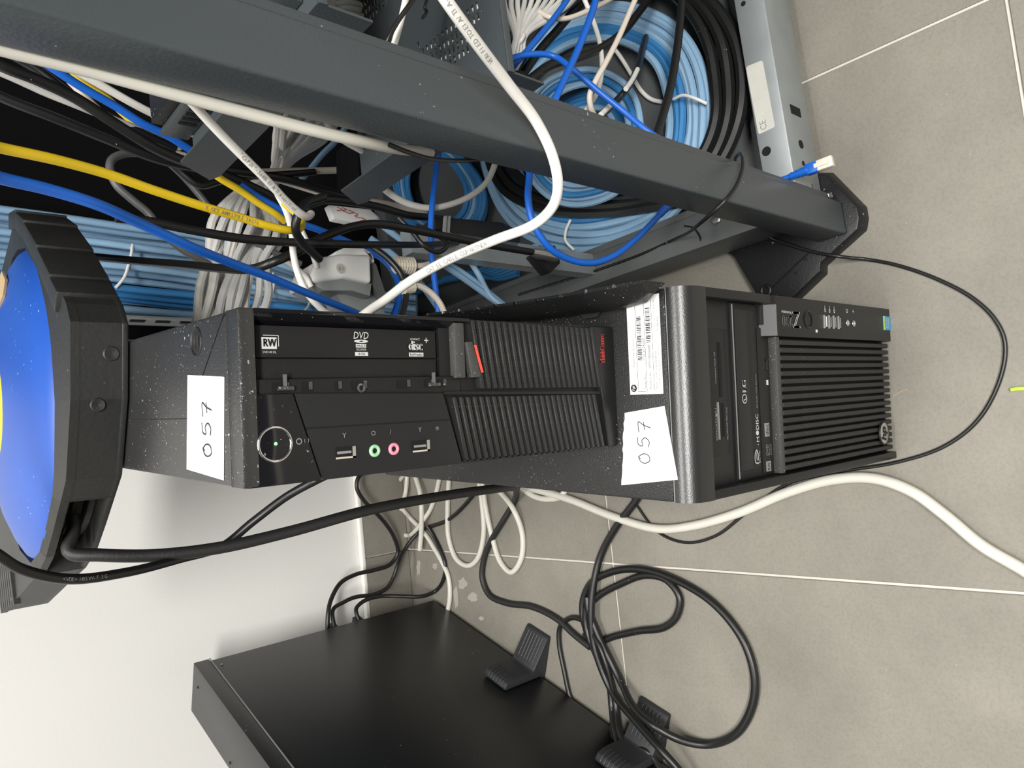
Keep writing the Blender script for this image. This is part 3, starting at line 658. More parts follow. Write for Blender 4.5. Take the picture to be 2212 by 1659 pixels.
for px, py, z, r_ in ((1752, 410, .040, .006), (1762, 420, .034, .005), (1792, 428, .030, .0045)):
    c = onz(px, py, z); build(MB().cyl(c, RU + Vector((0, 0, .3)), r_, .006, 6), 'bolt', 'chrome', rk, bevel=.0006)
c = onz(1547, 472, .088); build(MB().cyl(c + Vector((0, 0, -.003)), Z, .007, .004, 6), 'bolt', 'silver', rk, bevel=.0006)
build(MB().tube(spline([onz(1478, 488, .0862), onz(1497, 492, .0862), onz(1512, 512, .0862), onz(1514, 530, .080), onz(1517, 548, .045), onz(1518, 560, .022)], 6), .0011, 6), 'beam_joint', 'hole_black', sb)
# black plastic corner foot on the floor
fo = [(1568, 543), (1584, 558), (1640, 652), (1700, 658), (1722, 637), (1773, 588), (1773, 570), (1856, 495), (1860, 470), (1856, 445), (1785, 372), (1745, 372), (1690, 470)]
def foot_outline(z, k=1.0):
    P = [onz(x, y, .018) for x, y in fo]; c = sum(P, Vector())/len(P); return [Vector((c.x + (p.x-c.x)*k, c.y + (p.y-c.y)*k, z)) for p in P]
A = foot_outline(0, 1.03); B = foot_outline(.013, 1.0); C_ = foot_outline(.019, .965); nf = len(fo)
m = MB().add(A+B+C_, [list(range(nf-1, -1, -1)), list(range(2*nf, 3*nf))] + [(i, (i+1) % nf, nf+(i+1) % nf, nf+i) for i in range(nf)] + [(nf+i, nf+(i+1) % nf, 2*nf+(i+1) % nf, 2*nf+i) for i in range(nf)])
ft = build(m, 'corner_foot', 'foot_black', rk, bevel=.0012)
c = onz(1655, 628, .019); build(MB().ring(c, Z, .006, .0025, 20, 8), 'foot_boss', 'foot_black', ft)
for px, py in ((1688, 600), (1700, 565), (1720, 590), (1740, 560), (1606, 541)): build(MB().cyl(onz(px, py, .0187), Z, .0022, .0012, 10), 'foot_pip', 'foot_black', ft)
build(MB().tube([onz(1660, 630, .0192), onz(1745, 548, .0192)], .0012, 6), 'foot_ridge', 'foot_black', ft)
for u, v in ((.263+RW-.03, .04), (.30, RD-.03), (.263+RW-.03, RD-.03)):
    build(MB().box(u-.055, u+.055, v-.04, v+.04, 0, .019, R), 'corner_foot', 'foot_black', rk, bevel=.003)
# dark back and far side panels, unseen top added; all keep the interior dark
build(RB(.25, .263+RW+.01, RD+.001, RD+.003, .02, RT), 'rear_panel', 'rack_black', rk)
build(RB(.263+RW+.001, .263+RW+.003, .0, RD, .02, RT), 'side_panel', 'rack_black', rk)
build(RB(.263, .263+RW, .0, RD, RT, RT+.003), 'top_light_blocker', 'rack_black', rk)
# perforated cable tray up the rear left corner
tr_ = build(RB(.322, .342, RD-.075, RD-.071, .09, 1.6), 'cable_tray', 'galvanised', rk); build(RB(.322, .325, RD-.12, RD-.071, .09, 1.6), 'tray_side', 'galvanised', tr_)
for k in range(14):
    z = .45 + k*.035; build(RB(.3195, .3222, RD-.108, RD-.101, z, z+.020), 'tray_slot', 'hole_black', tr_)

# -------- two shelves bolted to the posts
def project(p):
    d = p - CPOS; z = d.dot(_fw); return (W_PX/2 - F_PX*d.dot(_up)/z, H_PX/2 - F_PX*d.dot(_rt)/z)
def inside(q, poly):
    r_ = False; j = len(poly)-1
    for i in range(len(poly)):
        (xa, ya), (xb, yb) = poly[i], poly[j]
        if (ya > q[1]) != (yb > q[1]) and q[0] < (xb-xa)*(q[1]-ya)/(yb-ya) + xa: r_ = not r_
        j = i
    return r_
SLOTS = ([(896, 100), (1020, -8), (1034, -8), (1034, 62), (988, 142), (925, 124)], [(776, 58), (850, -8), (776, -8)])
def shelf(label, zt_, holes, vend, v1_, du=0):
    s = thing('rack_shelf', label, 'shelf', R(.56, .1, zt_), TH, 'shelves in the equipment rack')
    u0, u1, v0, v1 = .346+du, .80, .042, v1_
    # plate with real slots
    us, vs_ = set([u0, u1]), set([v0, v1]); cells = set()
    if holes:
        U0, V0, pu, pv = .362, .058, .0094, .0058
        NU, NV = 22, 34
        for i in range(NU):
            for j in range(NV):
                if any(inside(project(R(U0+(i+.8)*pu, V0+(j+.75)*pv, zt_)), s_) for s_ in SLOTS): cells.add((i, j))
        ue = [u0, U0]; ve = [v0, V0]
        for i in range(NU): ue += [U0+i*pu+.0028, U0+(i+1)*pu]
        for j in range(NV): ve += [V0+j*pv+.0023, V0+(j+1)*pv]
        ue.append(u1); ve.append(v1)
    else: ue = [u0, u1]; ve = [v0, v1]
    m = MB(); th = .0015
    for a in range(len(ue)-1):
        for b in range(len(ve)-1):
            hole = holes and a % 2 == 0 and b % 2 == 0 and a > 0 and b > 0 and (a//2-1, b//2-1) in cells
            p = [(ue[a], ve[b]), (ue[a+1], ve[b]), (ue[a+1], ve[b+1]), (ue[a], ve[b+1])]
            if not hole:
                m.add([R(x, y, zt_) for x, y in p], [(0, 1, 2, 3)]); m.add([R(x, y, zt_-th) for x, y in p], [(3, 2, 1, 0)])
            else:
                m.add([R(x, y, zt_) for x, y in p] + [R(x, y, zt_-th) for x, y in p], [(0, 1, 5, 4), (1, 2, 6, 5), (2, 3, 7, 6), (3, 0, 4, 7)])
    build(m, 'shelf_plate', 'rack_grey', s, smooth=False)
    build(RB(u0, u1, v0-.0015, v0, zt_-.006, zt_+.0002), 'front_lip', 'rack_grey', s, bevel=.0006)
    pr = [(v0, zt_+.0005), (vend-.026, zt_+.0005), (vend, zt_-.034), (vend-.012, zt_-.039), (v0, zt_-.039)]
    for u in (u0, u1-.0018): build(MB().prism([R(u, v, z) for v, z in pr], RU*.0018), 'side_bracket', 'rack_grey', s)
    return s
shelf('dark grey slotted rack shelf, the lower one, beside the hanging white cable', .500, True, .329, .262)
shelf('dark grey rack shelf, the upper one, carrying a black vented device', .6585, False, .328, .27)
# device on the upper shelf
dv_ = thing('network_device', 'black vented network device sitting on the upper rack shelf', 'network device', R(.56, .16, .659), TH)
build(RB(.362, .78, .052, .272, .659, .6905), 'housing', 'case_black', dv_, bevel=.001)
build(RB(.3570, .3618, .060, .279, .659, .6815), 'side_flange', 'rack_grey', dv_, bevel=.0006)
for k in range(6):
    v = .205 + k*.0085
    build(RB(.3560, .3572, v, v+.0042, .662, .6760), 'vent_slot', 'hole_black', dv_)
for k in range(24):
    i, j = k % 8, k//8
    build(MB().cyl(R(.3572, .130 + i*.0075 + (j % 2)*.0037, .664 + j*.0045), -RU, .0018, .0006, 6), 'vent_hole', 'hole_black', dv_)
for k in range(60):
    i, j = k % 15, k//15
    build(MB().cyl(R(.40 + i*.012 + (j % 2)*.006, .080 + j*.009, .6902), Z, .0022, .0007, 8), 'vent_hole', 'hole_black', dv_)
# lower device hanging beneath the lower shelf's left end
ld = thing('black_device', 'plain black box with a bent front under the lower rack shelf', 'device', R(.42, .36, .440), TH)
pa = [onv(x, y, .335) for x, y in ((772, 290), (776, 384), (800, 372), (875, 316), (850, 300), (792, 290))]
build(MB().prism(pa, RV*.05), 'housing', 'rack_black', ld)
build(MB().prism([onv(x, y, .334) for x, y in ((796, 292), (800, 368), (870, 315), (846, 302))], RV*-.002), 'front_plate', 'panel_grey', ld)

# =================================================================== CABLES
def locate(p, kind):
    if isinstance(p, Vector): return p
    if len(p) == 4: px, py, kind, val = p
    else: px, py, val = p
    return {'v': onv, 'z': onz, 'y': ony, 'u': onu, 'd': ond}[kind](px, py, val)
def path_of(pts, kind='v', n=10): return spline([locate(p, kind) for p in pts], n)
def cable(name, label, key, dia, pts, kind='v', cat='cable', group=None, n=10, k=10):
    P = [locate(p, kind) for p in pts]
    def beyond(p): return 0 if isinstance(p, Vector) else (.40 if p[0] < 0 or p[0] > W_PX else .22 if p[1] < 0 else 0)
    e0, e1 = beyond(pts[0]), beyond(pts[-1])                 # carry cables on past the edge of the view
    if e0: P.insert(0, P[0] + (P[0]-P[1]).normalized()*e0)
    if e1: P.append(P[-1] + (P[-1]-P[-2]).normalized()*e1)
    path = spline(P, n)
    o = tag(build(MB().tube(path, dia/2, k), name, key if key in MATS else 'cable_'+key), label, cat, group)
    return o, path
def cable_print(o, path, dia, body, f0, size, flip=False, m='print_dim'):
    """letters printed along the side of a cable"""
    L = [0]
    for a, b in zip(path, path[1:]): L.append(L[-1] + (b-a).length)
    mb = MB(); s = f0*L[-1]
    for ch in (body[::-1] if flip else body):
        if ch != ' ':
            i = next((i for i in range(1, len(L)) if L[i] >= s), len(L)-1); f = (s-L[i-1])/max(1e-9, L[i]-L[i-1])
            q = path[i-1].lerp(path[i], f); tg = (path[i]-path[i-1]).normalized()
            if flip: tg = -tg
            view = (CPOS-q).normalized(); up = (view.cross(tg)).normalized(); nn = tg.cross(up).normalized()
            write(mb, ch, q + nn*(dia/2-.00005) - tg*size*.3 - up*size*.5, tg, up, fsize=size*1.42, lift=.0003)
        s += size*(.85 if ch != ' ' else .6)
    ob = build(mb, 'printing', m, o, smooth=False); ob['kind'] = 'stuff'
def zip_tie(parent, c, axis, r, w=.0022, m='tie_white', squash=None):
    b = MB().ring(c, axis, r, w*.5, 28, 6, 1.6)
    return build(b, 'zip_tie', m, parent)

# ---------------------------------------------------------------- hanging in front of the rack
o, pa = cable('network_cable', 'thick white network cable with printed text hanging in a bend over the rack post', 'wh', .0076,
    [(925, -60, -.045), (960, -5, -.045), (1028, 90, -.035), (1100, 185, -.020), (1160, 265, -.010), (1193, 335, -.006), (1205, 395, -.002), (1196, 442, .010), (1155, 484, .030), (1065, 520, .060), (965, 563, .095), (885, 608, .130), (832, 648, .160), (796, 672, .185), (760, 700, .20)])
cable_print(o, pa, .0076, 'VERIFIED TO EIA/TIA-568B.2 CAT.5e', .33, .0030, True)
cable_print(o, pa, .0076, 'CAT 5E CABLE COPARTNER', .76, .0030, True)
o, pa = cable('network_cable', 'yellow network cable sagging past the rack opening', 'ye', .0060,
    [(-60, 303, .10), (0, 319, .11), (120, 345, .12), (230, 375, .13), (330, 410, .14), (430, 443, .15), (520, 470, .16), (580, 488, .165), (622, 497, .17), (647, 494, .178), (652, 478, .186), (640, 462, .195), (615, 440, .21)])
cable_print(o, pa, .006, 'E OCT AWM STYLE 20276', .80, .0026)
cable('network_cable', 'bright blue network cable running down from the rack to behind the slim computer', 'bl', .0062,
    [(-60, 362, .06), (0, 384, .07), (100, 408, .08), (205, 440, .09), (310, 486, .11), (420, 536, .13), (500, 568, .15), (580, 598, .17), (680, 640, .20), (760, 672, .23), (800, 690, .25)])
o, pa = cable('network_cable', 'cream cable running tight behind the outer edge of the rack post', 'tw', .0075,
    [(-60, 84, .040), (0, 103, .041), (200, 153, .042), (370, 200, .0425), (560, 251, .043), (700, 287, .044), (780, 305, .048), (850, 320, .060), (930, 330, .08)])
o, pa = cable('network_cable', 'white cable with printed text crossing the shelf bracket diagonally', 'wh', .0058,
    [(385, 190, .075), (415, 222, .080), (470, 282, .088), (525, 338, .098), (575, 388, .110), (620, 436, .125), (650, 462, .135), (664, 468, .142), (672, 462, .150)])
cable_print(o, pa, .0058, '"CaP21"-568B-EIA/TIA verified', .35, .0026)

# ---------------------------------------------------------------- black mains cables of the reel
o, pa = cable('reel_cable', 'thick black rubber cable hanging out of the reel window and lying on the floor', 'rubber_black', .0112,
    [Vector((.04, .395, .742)), Vector((-.004, .392, .740)), (150, 1192, 'y', .383), (215, 1199, 'y', .372), (330, 1200, 'y', .362), (470, 1184, 'y', .355), (620, 1150, 'y', .35), (800, 1101, 'y', .345), (960, 1071, 'y', .35), (1060, 1057, 'y', .37), (1112, 1052, 'y', .45), (1116, 1056, 'y', .58),
     (1110, 1086, 'z', .0058), (1085, 1128, 'z', .0058), (1060, 1170, 'z', .0058), (1045, 1210, 'z', .0058), (1042, 1250, 'z', .0058), (1057, 1285, 'z', .0058), (1095, 1303, 'z', .0058), (1150, 1311, 'z', .0058), (1205, 1338, 'z', .0058), (1240, 1370, 'z', .0060), (1275, 1398, 'z', .0060)])
o, pa = cable('power_cable', 'thinner black cable passing under the rubber reel cable to behind the slim computer', 'bk', .0080,
    [(-80, 1150, 'y', .27), (-10, 1195, 'y', .285), (50, 1231, 'y', .30), (150, 1251, 'y', .315), (270, 1237, 'y', .335), (390, 1207, 'y', .362), (480, 1180, 'y', .372), (545, 1128, 'y', .365), (620, 1072, 'y', .345), (690, 1034, 'y', .32), (750, 1006, 'y', .33), Vector((.030, .43, .50)), Vector((.025, .475, .30)), Vector((.02, .50, .05))])
cable_print(o, pa, .008, '<VDE> H05VV-F 3G', .36, .0028, m='print_dim')

# ---------------------------------------------------------------- floor: white mains cable, thin black lead, black cords
cable('white_cable', 'thick scuffed white cable curving across the open floor past the tower', 'tw', .0130,
    [(2300, 1290, .0066), (2212, 1232, .0066), (2120, 1178, .0066), (2040, 1112, .0066), (1970, 1062, .0066), (1890, 1034, .0066), (1800, 1036, .0066), (1700, 1064, .0066), (1600, 1106, .0066), (1500, 1135, .0066), (1420, 1142, .0066), (1325, 1116, .0066), (1240, 1082, .0066), (1190, 1066, .0066), (1130, 1050, .0066)], 'z')
cable('thin_lead', 'thin black lead sweeping in a wide loop across the floor before the tower', 'bk', .0042,
    [(1600, 470, .09), (1625, 487, .055), (1660, 512, .026), (1710, 530, .0228), (1760, 545, .0226), (1806, 553, .0222), (1838, 557, .012), (1870, 560, .0030), (1935, 572, .0022), (2020, 601, .0022), (2100, 643, .0022), (2150, 691, .0022), (2171, 742, .0022), (2160, 820, .0022), (2112, 908, .0022), (2040, 964, .0022), (1940, 998, .0022), (1800, 1021, .0022), (1700, 1046, .0022), (1612, 1108, .0022), (1545, 1158, .0022), (1480, 1172, .0022), (1420, 1148, .0022), (1378, 1095, .0022), (1360, 1065, .0022)], 'z')
cable('thin_lead', 'thin black lead lying along the side beam and looping over the rack post', 'bk', .0036,
    [(1588, 352, 'v', .048), (1589, 341, 'v', .030), (1597, 332, 'v', .010), (1604, 340, 'v', -.004), (1603, 368, 'v', -.012), (1588, 405, 'v', -.012), (1560, 440, 'v', -.004), (1520, 476, 'v', .02), (1450, 520, 'z', .0885), (1380, 551, 'z', .0870), (1300, 580, 'z', .0870), (1200, 612, 'z', .0870), (1120, 637, 'z', .0870)], 'v')
cable('mains_cable', 'black cord running straight from under the tower past the coiled loops', 'bk', .0115,
    [(1385, 1065, .0058), (1370, 1087, .0058), (1330, 1140, .0058), (1298, 1200, .0060), (1283, 1260, .0130), (1277, 1330, .0180), (1285, 1400, .0170), (1320, 1490, .0120), (1375, 1560, .0300), (1430, 1622, .0420), (1490, 1690, .0300)], 'z')
cable('mains_cable', 'black cord laid in a large round loop on the floor tiles', 'bk', .0115,
    [(1395, 1690, .042), (1362, 1632, .040), (1340, 1585, .030), (1333, 1540, .012), (1325, 1490, .0070), (1300, 1420, .0070), (1270, 1370, .0070), (1258, 1310, .0070), (1275, 1262, .0058), (1320, 1236, .0058), (1375, 1229, .0058), (1440, 1244, .0058), (1540, 1302, .0058), (1605, 1382, .0058), (1630, 1460, .0058), (1625, 1525, .0058), (1590, 1585, .0058), (1530, 1608, .0058), (1470, 1598, .020), (1410, 1566, .038), (1370, 1530, .030), (1340, 1470, .014), (1310, 1410, .0150), (1288, 1362, .0155), (1272, 1318, .0160), (1268, 1290, .0150)], 'z')
cable('mains_cable', 'black cord bent into a small hook-shaped loop inside the large round loop', 'bk', .0110,
    [(1375, 1690, .042), (1345, 1632, .038), (1328, 1580, .026), (1322, 1530, .0085), (1316, 1480, .0065), (1290, 1420, .0130), (1268, 1360, .0130), (1266, 1320, .0130), (1290, 1290, .0090), (1340, 1262, .0056), (1395, 1243, .0056), (1440, 1253, .0056), (1468, 1290, .0056), (1462, 1330, .0056), (1435, 1355, .0056), (1380, 1363, .0056), (1330, 1374, .0056), (1290, 1385, .0056), (1262, 1372, .0056)], 'z')
cable('slim_cable', 'slim black cord arched beside the stabiliser feet of the flat rack unit', 'bk', .0085,
    [(1235, 1512, .0044), (1230, 1500, .0044), (1219, 1450, .0044), (1208, 1390, .0044), (1210, 1355, .0044), (1233, 1335, .0046), (1262, 1343, .0090), (1290, 1385, .0210), (1308, 1430, .0210), (1322, 1480, .0150), (1330, 1530, .0060), (1322, 1575, .0150), (1326, 1600, .0300), (1350, 1612, .0300), (1400, 1625, .0300), (1428, 1665, .0200)], 'z')
# white loops between tower and wall
Zw = .0050
cable('white_cable', 'slim white cable looped in a figure of eight by the skirting tiles', 'tw', .0095,
    [(897, 1010, Zw), (868, 1032, Zw), (855, 1056, Zw), (862, 1086, Zw), (882, 1114, Zw), (905, 1138, Zw), (922, 1158, Zw), (938, 1184, Zw), (955, 1214, Zw), (968, 1244, Zw), (972, 1278, Zw), (968, 1315, Zw), (955, 1345, Zw)], 'z')
cable('white_cable', 'slim white cable turned back in a tight bend by the skirting tiles', 'tw', .0095,
    [(880, 1005, .006), (879, 1035, .007), (876, 1064, .012), (864, 1104, .010), (860, 1130, Zw), (868, 1152, Zw), (884, 1156, Zw), (901, 1142, .012), (917, 1120, .012), (930, 1100, Zw), (942, 1066, Zw), (950, 1030, Zw)], 'z')
cable('white_cable', 'short straight white cable end pointing out over the floor joint', 'tw', .0105,
    [(890, 1005, .012), (899, 1034, .013), (908, 1066, .016), (911, 1108, .018), (910, 1152, .014), (907, 1188, .012)], 'z')
cable('white_cable', 'white cable folded into two long narrow loops beside the tower', 'tw', .0100,
    [(972, 1010, Zw), (969, 1050, Zw), (967, 1100, Zw), (969, 1160, Zw), (985, 1206, Zw), (1010, 1222, Zw), (1032, 1206, Zw), (1045, 1152, Zw), (1041, 1085, Zw), (1036, 1045, .008), (1040, 1020, .012), (1043, 1050, .014), (1049, 1096, .010), (1062, 1154, Zw), (1080, 1212, Zw), (1104, 1236, Zw), (1126, 1206, Zw), (1128, 1152, Zw), (1108, 1098, .014), (1078, 1060, .008), (1060, 1040, Zw)], 'z')
cable('white_cable', 'bit of white cable bowed out close to the side of the tower', 'tw', .0105,
    [(1115, 1040, Zw), (1135, 1060, Zw), (1157, 1073, Zw), (1182, 1078, Zw), (1212, 1072, Zw), (1225, 1050, Zw)], 'z')
# leads behind the flat rack unit
def ypt(L, y0=.93): return [(x, y, 'y', yy) for x, y, yy in L]
cable('power_lead', 'black lead from the flat rack unit in the widest arc along the wall', 'bk', .0085,
    [U(-.012, .050, .236)] + ypt([(709, 1322, .93), (716, 1293, .94), (735, 1260, .95), (768, 1241, .962), (810, 1231, .972), (843, 1219, .975), (859, 1195, .972), (851, 1160, .965), (832, 1130, .960), (812, 1108, .955), (784, 1079, .955), (771, 1054, .955), (773, 1034, .955), (790, 1015, .955)]))
cable('power_lead', 'black lead leaving the back of the flat rack unit and crossing under the white loops', 'bk', .0080,
    [U(-.012, .022, .222)] + ypt([(719, 1318, .935), (742, 1301, .945), (767, 1290, .95), (808, 1284, .955), (835, 1271, .955), (849, 1249, .955), (860, 1217, .955)]) + [(872, 1191, 'y', .965), (890, 1165, 'y', .960), (905, 1150, 'z', .0042), (923, 1140, 'z', .0042), (958, 1128, 'z', .0042), (980, 1114, 'z', .0042), (1003, 1092, 'z', .0042), (1030, 1060, 'z', .0042)])
cable('power_lead', 'black lead leaving the lower socket of the flat rack unit in a rounded bow', 'bk', .0080,
    [U(-.012, .022, .168)] + ypt([(769, 1318, .93), (777, 1305, .94), (795, 1294, .945), (822, 1288, .945), (868, 1288, .925), (912, 1288, .905)]) + [(940, 1277, 'z', .0042), (957, 1254, 'z', .0042), (962, 1222, 'z', .0042), (951, 1187, 'z', .0042), (937, 1158, 'z', .0042), (923, 1136, 'z', .010)])

# ---------------------------------------------------------------- inside the rack: light blue riser bundle
rb = thing('cable_riser', 'thick bundle of light blue network cables rising behind the reel, tied with white ties', 'cable bundle', onv(760, 690, .80))
rnd = random.Random(11)
rows = []
for i in range(13):
    f = i/12
    y0 = 452 + f*190; y1 = 512 + f*170; y2 = 604 + f*90
    v = .815 + .02*((i*7) % 3) - .012*math.sin(f*PI)
    dv2 = rnd.uniform(-.006, .006)
    top_ = onv(-150, y0-20, v)
    pts = [Vector((top_.x, top_.y, 1.85)), Vector((top_.x, top_.y, 1.2)), (-150, y0-20, v), (0, y0, v), (150, y0 + (y1-y0)*.33 + rnd.uniform(-3, 3), v+dv2), (300, y0 + (y1-y0)*.66 + rnd.uniform(-3, 3), v-dv2), (440, y1, v), (580, y1 + (y2-y1)*.55, v-.03), (700, y2, v-.06), (800, y2+28, v-.10), (900, y2+40, v-.16)]
    build(MB().tube(path_of(pts, 'v', 6), .0056, 10), 'cable', 'cable_lb' if i not in (9, 10) else 'cable_mb', rb)
for i in range(9):
    f = i/8; y0 = 470 + f*165; y1 = 525 + f*160; y2 = 610 + f*85; v = .842
    top_ = onv(-150, y0-20, v)
    pts = [Vector((top_.x, top_.y, 1.85)), Vector((top_.x, top_.y, 1.2)), (-150, y0-20, v), (0, y0, v), (220, (y0+y1)/2, v), (440, y1, v), (700, y2, v-.04), (900, y2+40, v-.14)]
    build(MB().tube(path_of(pts, 'v', 6), .0056, 8), 'cable', 'cable_lb' if i < 6 else 'cable_mb', rb)
for pts in ([(286, 528, .800), (284, 548, .796), (278, 572, .795), (268, 600, .797), (250, 622, .80)], [(590, 590, .770), (592, 612, .765), (585, 640, .764), (565, 662, .766), (550, 672, .77)], [(672, 640, .75), (666, 662, .745), (650, 680, .745)]):
    build(MB().tube(path_of(pts), .0022, 8), 'zip_tie', 'tie_white', rb)
# white-grey patch bundle fanning across the riser
gb = thing('patch_bundle', 'fan of light grey patch cables bundled inside the rack behind the yellow cable', 'cable bundle', onv(420, 695, .5))
for i in range(12):
    f = i/11; j = rnd.uniform(-1, 1); j2 = rnd.uniform(-1, 1); j3 = rnd.uniform(-1, 1); dv3 = rnd.uniform(-.015, .015)
    top = [(598 + f*130, 232 + f*30, .50), (594 + f*105 + 9*j, 288 + f*12 + 6*j2, .50+dv3), (596 + f*42 + 5*j3, 335 + 9*j, .49), (590 + f*14 + 5*j, 376 + 6*j2, .48)]
    if i % 2 == 0: low = [(522 + 30*f + 6*j, 412 + 6*j3, .47), (462 + f*85 + 7*j2, 476, .46+dv3), (447 + f*72 + 9*j, 550 + 8*j2, .455), (436 + f*60 + 8*j3, 620, .45-dv3), (420 + f*55 + 8*j, 700, .45), (400 + f*55, 770, .46)]
    else: low = [(560 + f*30 + 5*j2, 432, .47), (545 + f*62 + 8*j, 500, .465+dv3), (505 + f*75 + 10*j3, 570, .46), (478 + f*95 + 8*j, 640, .455-dv3), (452 + f*105 + 8*j2, 710, .45), (430 + f*90, 770, .46)]
    build(MB().tube(path_of(top+low, 'v', 7), .0046, 8), 'cable', 'cable_gy' if i % 4 else 'cable_wh', gb)
zip_tie(gb, onv(598, 366, .485), Vector((.4, .1, 1)), .017)
# white-grey bundle at the lower shelf, tied near its end
wb = thing('patch_bundle', 'tied bunch of thin white wires ending beside the slotted shelf', 'cable bundle', onv(1125, 95, .18))
for i in range(11):
    f = i/10; pts = [(1085 + f*190 + rnd.uniform(-6, 6), -40, .20), (1090 + f*140, 10, .195), (1105 + f*72 + rnd.uniform(-3, 3), 45, .19), (1113 + f*20, 82, .185), (1106 + f*22, 112 + 10*math.sin(i*2.1), .19), (1100 + f*14, 150, .20)]
    build(MB().tube(path_of(pts, 'v', 7), .0028, 8), 'wire', 'cable_wh' if i % 3 else 'cable_gy', wb)
zip_tie(wb, onv(1122, 86, .187), Vector((.5, .2, 1)), .0085, .0024)
# more grey patch cables behind the lower shelf
for i in range(5):
    cable('patch_cable', 'short white patch cable showing between the two rack shelves', 'wh', .0056, [(705 - 4*i, 8 + 13*i - 60, .23), (722, 6 + 13*i, .225), (745, 4 + 13*i, .225), (800, 20 + 12*i, .24), (850, 70 + 8*i, .26)], group='patch cables between the shelves', n=6)

# ---------------------------------------------------------------- coils lying on the rack base
def coil(name, label, outer, inner, nstr, z0, layers, key, dia, ties=(), alt=None, seed=1, cat='cable coil'):
    r_ = random.Random(seed)
    th = thing(name, label, cat, onz(1300, 280, .03))
    no = len(outer)
    for i in range(nstr):
        lay = i % layers; f = (i//layers + .5*(lay % 2))/max(1, (nstr//layers - 1))
        pts = []
        for a, b in zip(outer, inner):
            g = min(1, max(0, f + r_.uniform(-.05, .05)))
            px = a[0]*(1-g) + b[0]*g; py = a[1]*(1-g) + b[1]*g
            pts.append(onz(px, py, z0 + lay*dia*.86 + r_.uniform(-.0012, .0012)))
        build(MB().tube(spline(pts, 8, True), dia/2, 8, True), 'strand', 'cable_'+(alt if alt and i > nstr//3 and r_.random() < .16 else key), th)
    for pts in ties: build(MB().tube(path_of(pts, 'z'), .0021, 8), 'zip_tie', 'tie_white', th)
    return th
outer = [(1300, 8), (1400, 25), (1478, 75), (1525, 160), (1537, 270), (1512, 385), (1440, 475), (1340, 528), (1225, 538), (1125, 500), (1065, 420), (1040, 310), (1058, 190), (1120, 90), (1205, 30)]
inner = [(1300, 82), (1370, 100), (1418, 140), (1440, 200), (1447, 280), (1430, 350), (1385, 410), (1310, 440), (1225, 445), (1160, 420), (1120, 365), (1105, 290), (1118, 215), (1160, 150), (1225, 100)]
coil('cable_coil', 'large coil of light blue network cable lying on the rack base', outer, inner, 21, .036, 3, 'lb', .0112,
     ties=([(1455, 214, .070), (1475, 206, .074), (1500, 212, .074), (1527, 224, .066)], [(1232, 475, .070), (1222, 500, .075), (1222, 520, .074), (1240, 540, .066)]), alt='mb', seed=2)
outer = [(1262, 150), (1325, 165), (1368, 205), (1385, 265), (1380, 340), (1345, 405), (1280, 438), (1205, 435), (1150, 390), (1128, 320), (1132, 245), (1180, 178)]
inner = [(1262, 182), (1310, 195), (1345, 228), (1358, 275), (1350, 330), (1320, 375), (1270, 398), (1215, 395), (1178, 365), (1160, 315), (1165, 260), (1200, 208)]
coil('cable_coil', 'smaller loose coil of light blue cable inside the large one', outer, inner, 9, .078, 3, 'lb', .0088, alt='mb', seed=4)
outer = [(1320, 205), (1360, 240), (1368, 300), (1340, 360), (1290, 385), (1230, 380), (1195, 340), (1190, 280), (1215, 225), (1265, 200)]
inner = [(1305, 235), (1325, 260), (1328, 295), (1310, 330), (1280, 345), (1245, 340), (1225, 315), (1222, 280), (1238, 250), (1268, 235)]
coil('cable_coil', 'tight inner coil of mid blue cable seen behind the rack post', outer, inner, 14, .034, 2, 'mb', .0095, alt='lb', seed=6)
outer = [(1430, -60), (1530, 0), (1585, 80), (1606, 170), (1596, 260), (1560, 345), (1490, 425), (1400, 448), (1280, 460), (1160, 448), (1080, 400), (1050, 300), (1075, 150), (1150, 20), (1290, -50)]
inner = [(1425, -30), (1490, 22), (1525, 90), (1545, 170), (1545, 260), (1520, 330), (1465, 395), (1390, 418), (1280, 428), (1180, 415), (1110, 370), (1085, 290), (1110, 170), (1175, 50), (1290, -15)]
coil('cable_coil', 'coil of thick black power cable round the outside of the light blue coil', outer, inner, 3, .066, 1, 'bk', .0158, seed=9)
# second coil further back
outer = [(1010, 350), (1050, 420), (1040, 480), (980, 520), (900, 500), (860, 440), (850, 380), (870, 320), (930, 290)]
inner = [(985, 365), (1008, 415), (1000, 455), (965, 480), (915, 468), (888, 430), (882, 385), (895, 345), (935, 325)]
coil('cable_coil', 'dusty coil of dark blue cable deeper in the rack behind the shelf bracket', outer, inner, 14, .050, 2, 'mb', .0085, alt='lb', seed=12)

# ---------------------------------------------------------------- single cables inside the rack, right of the post
C = lambda label, key, dia, pts, kind='v', **kw: cable('network_cable', label, key, dia, pts, kind, **kw)
C('blue cable slanting down from the white wire bunch behind the slotted shelf', 'bl', .0068, [(1250, -40, .16), (1225, 0, .165), (1182, 58, .17), (1140, 108, .175), (1112, 140, .18), (1096, 165, .20), (1085, 200, .22)])
C('bright blue cable standing steeply over the coil beside the rack post', 'bl', .0068, [(1292, -40, .075), (1284, 10, .075), (1270, 52, .075), (1248, 108, .075), (1222, 165, .075), (1200, 213, .075), (1180, 260, .08)])
C('blue cable arching from behind the slotted shelf over the coil to the post', 'bl', .0066, [(1080, 140, .17), (1110, 125, .165), (1150, 117, .155), (1195, 121, .145), (1235, 148, .13), (1290, 195, .115), (1350, 243, .10), (1400, 284, .085), (1440, 310, .075)])
C('cream cable leaning across the coil beside the steep blue cable', 'cr', .0062, [(1390, -40, .10), (1368, 8, .105), (1336, 82, .11), (1306, 140, .115), (1285, 178, .12), (1274, 205, .125), (1276, 232, .13), (1292, 262, .14)])
